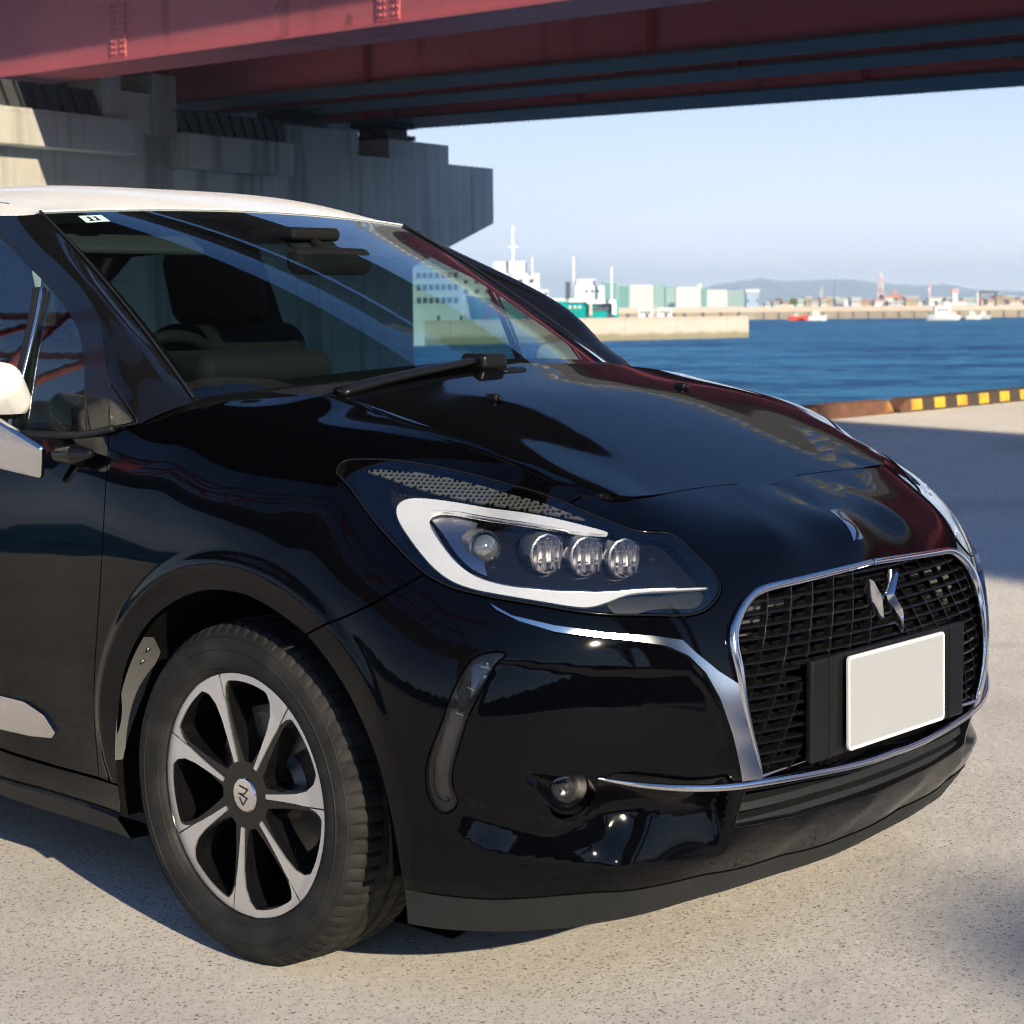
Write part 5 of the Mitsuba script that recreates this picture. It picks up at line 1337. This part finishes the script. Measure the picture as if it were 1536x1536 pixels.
for s in (-1, 1):
    D = part('door', nply(*panel(door_poly, h=.006, side=s, flange=.012), 'black_paint'), label=('right' if s < 0 else 'left') + ' door in glossy black')
    part('rear_skin', mikit.ply(flank_mesh(sbox(-1.70, .27, -.928, .905), s), 'black_paint', smooth=True), D)
    # bright trim at the foot of the door
    tr_ = Polygon(np.vstack([UV['door_chrome'][::-1], unchart([[-.93, .848, .418], [-.93, .848, .335]])[::1]]))
    tr_ = Polygon(np.vstack([UV['door_chrome'], unchart([[-.93, .848, .338], [-.93, .848, .415]])])).buffer(0).buffer(-.003).buffer(.003)
    part('trim_blade', nply(*panel(tr_, h=.004, off=.006, flange=.01, side=s), 'chrome'), D, label='chrome blade low on the door')
    rear = sbox(-3.06, .27, -1.706, .905).difference(Point(-2.464, .305).buffer(.37, 48))
    for g in getattr(rear, 'geoms', [rear]):
        if g.area > .02:
            part('rear_wing_panel', mikit.ply(flank_mesh(g, s), 'black_paint', smooth=True))
    # sill: glossy upper piece, matt lower trim
    st, sm_, sb_ = (skin(line(UV[k], 30), .002, flat=True) for k in ('silltop', 'sillmid', 'sillbot'))
    def ext(P):
        P = P[np.argsort(-P[:, 0])]
        return np.vstack([P, [[-2.08, P[-1, 1], P[-1, 2]]]]) * [1, s, 1]
    st, sm_, sb_ = ext(st), ext(sm_), ext(sb_)
    inn = np.array([0, -s * .03, 0])
    V1 = np.stack([st + inn - [0, 0, .003], st - [0, 0, .004], st * .5 + sm_ * .5 + [0, s * .004, 0], sm_ + [0, 0, .002]])
    V2 = np.stack([sm_, sm_ + [0, s * .006, -.004], sb_ + [0, s * .004, .006], sb_, sb_ + inn * 3 - [0, 0, .006]])
    m1, m2 = grid(V1), grid(V2)
    part('sill', mikit.ply(m1, 'black_paint', smooth=35))
    part('sill_trim', mikit.ply(m2, 'matt_black', smooth=35))
    part('floor_edge', mikit.ply(grid(np.stack([st + inn * .3, st + inn * 4, sb_ + inn * 4])), 'under_black'))
part('underbody', mikit.ply(cat(box([-1.25, 0, .21], [3.5, 1.0, .05]), box([-1.2, 0, .24], [1.55, 1.5, .06])), 'under_black'))
# tail: rear end closes the flanks
zt = np.linspace(.27, .905, 16); yy = np.linspace(-1, 1, 25)
tail_ = np.stack([np.stack([-3.06 - .10 * (1 - yy ** 4) + .05 * (z > .8) * (z - .8) / .1, yy * flank_w(-3.06, z), np.full(25, z)], 1) for z in zt])
part('tailgate', mikit.ply(grid(tail_), 'black_paint', smooth=True))

# ------------------------------------------------------------------ greenhouse
WSB = lambda u: np.stack([-.10 - .235 * np.abs(u) ** 2.3, .655 * u, 1.035 - .048 * u ** 2], -1)
WST = lambda u: np.stack([-.950 - .031 * np.abs(u) ** 2.2, .549 * u, 1.387 - .019 * u ** 2], -1)
def ws(u, t, off=0.0):
    u, t = np.broadcast_arrays(np.asarray(u, float), np.asarray(t, float))
    P = WSB(u) * (1 - t[..., None]) + WST(u) * t[..., None]
    P = P + np.array([.015, 0, .005]) * (4 * t * (1 - t) * u ** 6)[..., None]
    return P + np.array([.37, 0, .93]) * (.022 * 4 * t * (1 - t) * (1 - .9 * u ** 6) + off)[..., None]
uu = np.linspace(-1, 1, 61)
part('windscreen', mikit.ply(grid(ws(uu[None, :], np.linspace(0, 1, 31)[:, None])), 'window_glass', smooth=True), label='curved tinted windscreen')
WSK = CAR + '__windscreen'
# black ceramic border printed on the inside of the glass
def ws_band(u0, u1, t0, t1, n=40, m=3, off=-.004):
    return grid(ws(np.linspace(u0, u1, n)[None, :], np.linspace(t0, t1, m)[:, None], off))
part('border', mikit.ply(cat(ws_band(-1, 1, .93, 1), ws_band(-1, 1, 0, .035), ws_band(-1, -.978, .035, .93, 3, 20), ws_band(.978, 1, .035, .93, 3, 20), ws_band(-.13, .13, .80, .93, 8, 6)), 'under_black'), WSK)
for s in (-1, 1):
    e = ws(np.full(50, float(s)), np.linspace(0, 1, 50), .003)
    part('seal', mikit.ply(tube(e, .0032, 8), 'matt_black', smooth=True), WSK)
# inspection sticker
def ws_quad(cx, cz_, w, h, off):
    u0, t0 = cx, cz_
    return ws(np.array([[u0 - w, u0 + w], [u0 - w, u0 + w]]), np.array([[t0 - h, t0 - h], [t0 + h, t0 + h]]), off)
STK = part('sticker', mikit.ply(grid(ws_quad(-.815, .935, .05, .025, -.005 + .0065)), 'sticker_teal'), WSK, label='small pale square inspection sticker')
for du in (-.016, .012):
    part('digit', mikit.ply(cat(grid(ws_quad(-.815 + du, .935, .0045, .014, .0022)), grid(ws_quad(-.818 + du, .922, .010, .0025, .0022)), grid(ws_quad(-.82 + du, .945, .005, .0025, .0022))), 'gloss_black'), STK)

# A pillars, door frames, side glass
E2 = np.array([[-.335, .774, .945], [-.351, .769, .958], [-.412, .752, .999], [-.476, .735, 1.039], [-.519, .71, 1.098], [-.551, .693, 1.138], [-.598, .679, 1.173], [-.682, .66, 1.218], [-.99, .6, 1.36]])
GF = np.array([[-.491, .924], [-.529, .985], [-.579, 1.071], [-.612, 1.111], [-.661, 1.146], [-.747, 1.192], [-.816, 1.225], [-.911, 1.267], [-1.02, 1.315], [-1.10, 1.338], [-1.25, 1.348]])
g3 = lambda P, off=0.0: np.stack([P[:, 0], gside_w(P[:, 1]) + off, P[:, 1]], 1)
def side_mesh(pl, s, off, h=.02):
    ring = np.array(pl.exterior.segmentize(h).coords)[:-1]
    rings = [ring] + [np.array(r.segmentize(h).coords)[:-1] for r in pl.interiors]
    x0, y0, x1, y1 = pl.bounds
    gx, gz = np.meshgrid(np.arange(x0, x1, h), np.arange(y0, y1, h))
    G = np.stack([gx.ravel(), gz.ravel()], 1); G = G[shapely.contains(pl.buffer(-.4 * h), shapely.points(G))]
    X = np.vstack(rings + [G]); tri = Delaunay(X).simplices
    tri = tri[shapely.contains(pl.buffer(1e-6), shapely.points(X[tri].mean(1)))]
    V = g3(X, off) * [1, s, 1]
    bow = .012 * np.sin(np.clip((X[:, 1] - .92) / .44, 0, 1) * np.pi)
    V[:, 1] += s * bow
    m = trimesh.Trimesh(V, tri, process=False)
    if np.cross(V[tri[:, 1]] - V[tri[:, 0]], V[tri[:, 2]] - V[tri[:, 0]])[:, 1].sum() * s < 0:
        m.invert()
    return m
gf = spline(GF, 60)
glass2 = Polygon(np.vstack([gf, [[-1.66, 1.352], [-1.70, 1.20], [-1.73, .915]]])).buffer(0)
e2 = spline(E2[:, [0, 2]], 50)
frame2 = Polygon(np.vstack([e2[::-1], [[-.42, .927], [-.9, .905], [-3.0, .90], [-3.02, 1.0], [-2.75, 1.30], [-2.2, 1.362], [-1.6, 1.367], [-1.1, 1.364]]])).buffer(0)
quarter = Polygon([(-1.86, .95), (-1.90, 1.20), (-1.95, 1.33), (-2.25, 1.32), (-2.52, 1.2), (-2.62, 1.05), (-2.55, .95)]).buffer(-.03).buffer(.03)
tri_pane = Polygon([(-.474, 1.030), (-.356, .958), (-.342, .946), (-.425, .932)])
for s in (-1, 1):
    body_frame = frame2.difference(glass2.buffer(.002)).difference(quarter)
    fk = [part('window_frame', mikit.ply(side_mesh(g, s, 0), 'gloss_black', smooth=True)) for g in getattr(body_frame, 'geoms', [body_frame]) if g.area > 1e-4][0]
    part('side_window', mikit.ply(side_mesh(glass2.buffer(.006), s, -.006), 'dark_glass', smooth=True), CAR)
    part('rear_side_window', mikit.ply(side_mesh(quarter.buffer(.006), s, -.006), 'dark_glass', smooth=True), CAR)
    e = g3(gf) * [1, s, 1] + [0, s * .004, 0]
    part('seal', mikit.ply(tube(e, .003, 6), 'matt_black', smooth=True), fk)
    # front shut line of the door frame, and the small fixed pane
    part('pane', mikit.ply(side_mesh(tri_pane.buffer(-.004), s, .003), 'gloss_black', smooth=True), fk)
    tp = np.array(tri_pane.exterior.coords); tp3 = g3(resample(tp, 40)) * [1, s, 1] + [0, s * .004, 0]
    part('pane_trim', mikit.ply(tube(tp3, .0022, 6), 'matt_black', smooth=True), fk)
    # upright chrome divider
    dv = g3(np.array([[-.788, 1.203], [-.776, 1.158], [-.764, 1.091], [-.753, 1.0], [-.747, .925]])) * [1, s, 1] + [0, s * .012, 0]
    dvs = spline(dv, 20)
    part('divider', mikit.ply(tube(dvs + [-.012, 0, 0], .014, 8, aspect=.4), 'matt_black', smooth=True), fk)
    part('divider_trim', mikit.ply(tube(dvs + [.004, s * .004, 0], .0042, 8), 'chrome', smooth=True), fk, label='slim chrome upright in the side window')
    # belt rubber
    bl = np.array([[-1.74, .905], [-1.2, .905], [-.9, .908], [-.62, .915], [-.45, .924], [-.40, .934]])
    bl3 = g3(spline(bl, 30), .015) * [1, s, 1]
    part('belt_strip', mikit.ply(tube(bl3, .0085, 10, aspect=.9), 'matt_black', smooth=True))
    shelf = np.stack([skin(line(UV['belt'], 30), -.001, flat=True)[::-1], skin(line(UV['belt'], 30), -.004, flat=True)[::-1] * [1, 0, 1] + [0, .74, .012]]) * [1, s, 1]
    part('belt_shelf', mikit.ply(grid(shelf), 'gloss_black'))
    # A pillar cover between windscreen and door frame
    wa = ws(np.full(60, 1.0), np.linspace(-.02, .985, 60), .001) + [0, .004, 0]
    ea = resample(np.stack([e2[:, 0], gside_w(e2[:, 1]) + .003 + .012 * np.sin(np.clip((e2[:, 1] - .92) / .44, 0, 1) * np.pi), e2[:, 1]], 1), 60)
    tap = np.interp(np.linspace(0, 1, 60), [0, .12, .3, .6, 1], [.35, .9, 1, .45, .1])[None, :, None]
    tap[:, 52:] *= np.linspace(1, 0, 8)[None, :, None]
    pn = loft(wa * [1, s, 1], ea * [1, s, 1], 8, bulge=np.array([.022, s * .018, .010]) * tap)
    if s < 0:
        pn.invert()
    part('windscreen_pillar', mikit.ply(pn, 'gloss_black', smooth=True))
    inn_ = loft((wa + [-.02, -.02, -.01]) * [1, s, 1], (ea + [-.03, -.05, 0]) * [1, s, 1])
    part('pillar_lining', mikit.ply(inn_, 'interior', smooth=True))
    part('middle_pillar', mikit.ply(side_mesh(Polygon([(-1.63, .9), (-1.60, 1.36), (-1.82, 1.36), (-1.84, .9)]), s, -.035), 'interior'))

# white roof
def zc(x):
    return np.interp(x, [-3.0, -2.75, -2.4, -2.1, -1.8, -1.5, -1.35, -1.2, -1.08, -.95], [1.30, 1.372, 1.425, 1.447, 1.460, 1.464, 1.460, 1.450, 1.428, 1.387])
ZC = CubicSpline([-3.0, -2.6, -2.1, -1.7, -1.45, -1.2, -1.06, -.95], [1.305, 1.395, 1.447, 1.464, 1.463, 1.446, 1.420, 1.388])
tx = np.r_[np.linspace(0, .05, 5)[:-1], np.linspace(.05, 1, 56)]
vv = np.linspace(-1, 1, 61)
RV = np.zeros((len(tx), 61, 3))
head = WST(vv * 1.0)
for i, t in enumerate(tx):
    x = -.950 - t * 1.95
    hw = np.interp(x, [-2.9, -2.5, -1.8, -1.3, -1.05, -.95], [.50, .565, .605, .605, .592, .565])
    y = vv * hw
    xs = x - .031 * np.abs(vv) ** 2.2 * math.exp(-t * 12)
    z = ZC(xs) - .034 * (np.abs(y) / .5) ** 4 - .030 * sstep(.93, 1.0, np.abs(vv)) * (1 - math.exp(-t * 25))
    P = np.stack([xs, y, z], 1)
    if i == 0:
        P0 = P.copy()
        delta = np.stack([head[:, 0] - P0[:, 0], head[:, 1] - P0[:, 1], head[:, 2] + .004 - P0[:, 2]], 1)
    RV[i] = P + delta * math.exp(-t * 16)
edge_in = RV[0] + [-.004, 0, -.008]
RV2 = np.concatenate([edge_in[None], RV[:1] + [0.002, 0, -.003], RV])
roof = grid(RV2)
part('roof', mikit.ply(roof, 'white_paint', smooth=35), label='white painted roof')
RK = CAR + '__roof'
part('headliner', mikit.ply(grid(RV - [0, 0, .022]), 'interior'))
for s in (-1, 1):
    j = 60 if s > 0 else 0
    eL = RV[3:, j] + [0, s * .001, 0]
    part('gutter', mikit.ply(tube(eL, .004, 6), 'matt_black', smooth=True), RK)
    gl = RV[6:, j - s * 3] + [0, 0, .0012]
    part('joint', mikit.ply(tube(gl, .0016, 6), 'joint_grey', smooth=True), RK)
# tail glass
tg0 = RV[-1]; tg1 = np.stack([-3.04 - .10 * (1 - vv ** 4), vv * .70, np.full(61, .90)], 1)
part('rear_window', mikit.ply(loft(tg0, tg1, 6), 'dark_glass', smooth=True))
part('rear_window_border', mikit.ply(cat(loft(tg0 - [.004, 0, .002], (tg0 * .8 + tg1 * .2) - [.004, 0, .002]), loft((tg0 * .35 + tg1 * .65) - [.004, 0, 0], tg1 - [.004, 0, 0])), 'interior', smooth=True), CAR + '__rear_window')

# ------------------------------------------------------------------ inside
part('cabin_floor', mikit.ply(cat(box([-1.7, 0, .36], [2.6, 1.46, .04]), box([-1.7, -.735, .62], [2.6, .02, .56]), box([-1.7, .735, .62], [2.6, .02, .56]), box([-.30, 0, .66], [.04, 1.3, .62]), box([-2.75, 0, .75], [.3, 1.3, .3])), 'interior'))
yd = np.linspace(-.66, .66, 40)
dash = np.stack([np.stack([-.13 - .20 * np.abs(yd / .66) ** 2.2, yd, 1.018 - .050 * (yd / .66) ** 2], 1),
                 np.stack([-.40 - .06 * np.abs(yd / .66) ** 2, yd, 1.005 - .03 * (yd / .66) ** 2], 1),
                 np.stack([np.full(40, -.66), yd, .985 + .058 * np.exp(-((yd + .37) / .17) ** 4)], 1),
                 np.stack([np.full(40, -.73), yd, .955 + .052 * np.exp(-((yd + .37) / .17) ** 4)], 1),
                 np.stack([np.full(40, -.70), yd, np.full(40, .60)], 1)])
DK = part('dashboard', mikit.ply(grid(dash), 'interior', smooth=30))
bn = rbox([-.56, -.37, 1.032], [.26, .36, .075], .035, seg=4)
part('binnacle', mikit.ply(bn, 'interior_soft', smooth=True), DK)
wheel_ = trimesh.creation.torus(.185, .016, major_sections=48, minor_sections=12)
wheel_.apply_transform(trimesh.transformations.rotation_matrix(math.radians(-65), [0, 1, 0])); wheel_.apply_translation([-.84, -.37, .93])
part('steering_wheel', mikit.ply(wheel_, 'interior', smooth=True))
for y in (-.37, .37):
    lean = trimesh.transformations.rotation_matrix(math.radians(-16), [0, 1, 0])
    bk_ = rbox([0, 0, .30], [.15, .50, .64], .07, seg=4); bk_.apply_transform(lean); bk_.apply_translation([-1.33, y, .52])
    st_ = part('seat', mikit.ply(cat(bk_, rbox([-1.06, y, .50], [.52, .50, .18], .07, seg=4)), 'interior', smooth=True))
    hr = rbox([0, 0, .73], [.11, .30, .22], .05, seg=4); hr.apply_transform(lean); hr.apply_translation([-1.33, y, .52])
    part('headrest', mikit.ply(hr, 'interior', smooth=True), st_)
part('rear_seat', mikit.ply(rbox([-2.25, 0, .72], [.2, 1.2, .62], .06, seg=4), 'interior', smooth=True))
for y in (-.33, .33):
    vz = rbox([0, 0, 0], [.17, .36, .018], .008); vz.apply_transform(trimesh.transformations.rotation_matrix(math.radians(28), [0, 1, 0])); vz.apply_translation([-.995, y, 1.325])
    part('sun_visor', mikit.ply(vz, 'visor_grey', smooth=30))
mk = part('rear_view_mirror', mikit.ply(rbox([-.66, 0, 1.262], [.05, .24, .062], .025, seg=4), 'interior', smooth=True))
part('stalk', mikit.ply(tube([[-.66, 0, 1.27], [-.72, 0, 1.315]], .012, 8), 'interior', smooth=True), mk)
part('sensor_box', mikit.ply(rbox([-.78, 0, 1.325], [.16, .15, .03], .012), 'interior', smooth=True), mk)

# ------------------------------------------------------------------ scuttle and wipers
hr3 = skin(resample(rear_h, 30), -.012, HOOD)
hr3 = hr3[np.argsort(hr3[:, 1])]
yq = hr3[:, 1]
wb = WSB(yq / .655) + [.01, 0, -.004]
top = np.concatenate([hr3[::-1] * [1, -1, 1], hr3[1:]]); bot = np.concatenate([wb[::-1] * [1, -1, 1], wb[1:]])
SC = part('scuttle', mikit.ply(loft(top, bot, 4, bulge=np.array([0, 0, -.006])), 'matt_black', smooth=True), label='matt black scuttle below the windscreen')
for s in (-1, 1):
    # corner cover between the wing and the windscreen
    ft = skin(line(UV['fender_top'], 40), -.004)
    ft = ft[ft[:, 0] > -.36]
    wbt = WSB(np.linspace(1.0, .86, len(ft)))
    part('corner', mikit.ply(loft(ft * [1, s, 1], (wbt + [.0, 0, -.002]) * [1, s, 1], 3), 'gloss_black', smooth=True), SC)
def wiper(P, piv, blade_r=.009):
    P = np.array(P)
    k = part('wiper', mikit.ply(tube(spline(P, 24), np.linspace(.019, .013, 24), 8, aspect=.6), 'dark_trim', smooth=True))
    part('blade', mikit.ply(tube(spline(P + [-.012, 0, -.008], 24), .005, 6), 'matt_black', smooth=True), k)
    part('pivot', mikit.ply(rbox(piv, [.07, .075, .035], .012), 'dark_trim', smooth=True), k)
wiper([[-.05, -.535, 1.000], [-.055, -.42, 1.018], [-.062, -.28, 1.034], [-.075, -.15, 1.047]], [-.085, -.105, 1.045])
wiper([[-.065, -.08, 1.016], [-.065, .08, 1.021], [-.08, .20, 1.024], [-.105, .33, 1.024]], [-.06, -.07, 1.016])
# washer jets
for s in (-1, 1):
    p = skin(UV['nozzle'], .0, HOOD)[0] * [1, s, 1]
    part('washer_jet', mikit.ply(cat(rbox(p + [-.004, 0, .004], [.030, .018, .016], .006), rbox(p + [.012, 0, .003], [.012, .010, .010], .004)), 'dark_trim', smooth=True))

# ------------------------------------------------------------------ door mirrors
def blob(pts, r, n=2):
    b = trimesh.creation.icosphere(n, 1.0).vertices
    return trimesh.convex.convex_hull(np.vstack([b * rr + np.array(p) for p, rr in zip(pts, np.broadcast_to(r, len(pts)))]))
def soft(m, it=12, sub=2):
    for _ in range(sub):
        m = m.subdivide()
    return trimesh.smoothing.filter_taubin(m, iterations=it)
for s in (-1, 1):
    cap_ = soft(blob([(-.600, .905, .985), (-.590, .930, 1.012), (-.635, .99, 1.03), (-.66, 1.045, 1.0), (-.65, 1.04, .985), (-.70, .905, 1.02), (-.70, 1.04, 1.02)], [.034, .040, .037, .030, .030, .03, .03], 3), 20, 1)
    cap_ = mirror_mesh(cap_, s)
    cap_.vertices = (cap_.vertices - cap_.vertices.mean(0)) * 1.10 + cap_.vertices.mean(0) + [-.05, -s * .045, .002]
    up_ = trimesh.intersections.slice_mesh_plane(cap_, [0, 0, 1], [0, 0, .958])
    lo_ = trimesh.intersections.slice_mesh_plane(cap_, [0, 0, -1], [0, 0, .958])
    lo2 = lo_.copy(); c0 = lo2.vertices.mean(0); lo2.vertices = (lo2.vertices - c0) * [.97, .97, 1] + c0
    MK = part('door_mirror', mikit.ply(up_, 'white_paint', smooth=True), label=('right' if s < 0 else 'left') + ' door mirror with a white cap')
    part('lower_shell', mikit.ply(lo2, 'dark_trim', smooth=True), MK)
    glass_ = mirror_mesh(trimesh.convex.convex_hull(np.array([[-.782 + dx, y, z] for dx in (0, .002) for y, z in ((.855, .985), (1.005, .975), (1.005, 1.035), (.855, 1.045))])), s)
    part('glass', mikit.ply(glass_, 'chrome'), MK)
    arm = blob([(-.63, .90, .944), (-.72, .94, .945), (-.540, .862, .893), (-.548, .860, .845), (-.64, .90, .868), (-.72, .93, .883)], [.012, .012, .010, .008, .010, .012])
    part('arm', mikit.ply(mirror_mesh(soft(arm, 30, 3), s), 'chrome', smooth=True), MK, label='chrome mirror arm')
    base = blob([(-.50, .848, .884), (-.455, .842, .886), (-.415, .838, .889)], [.014, .020, .010])
    part('base', mikit.ply(mirror_mesh(soft(base, 6, 1), s), 'gloss_black', smooth=True), MK)
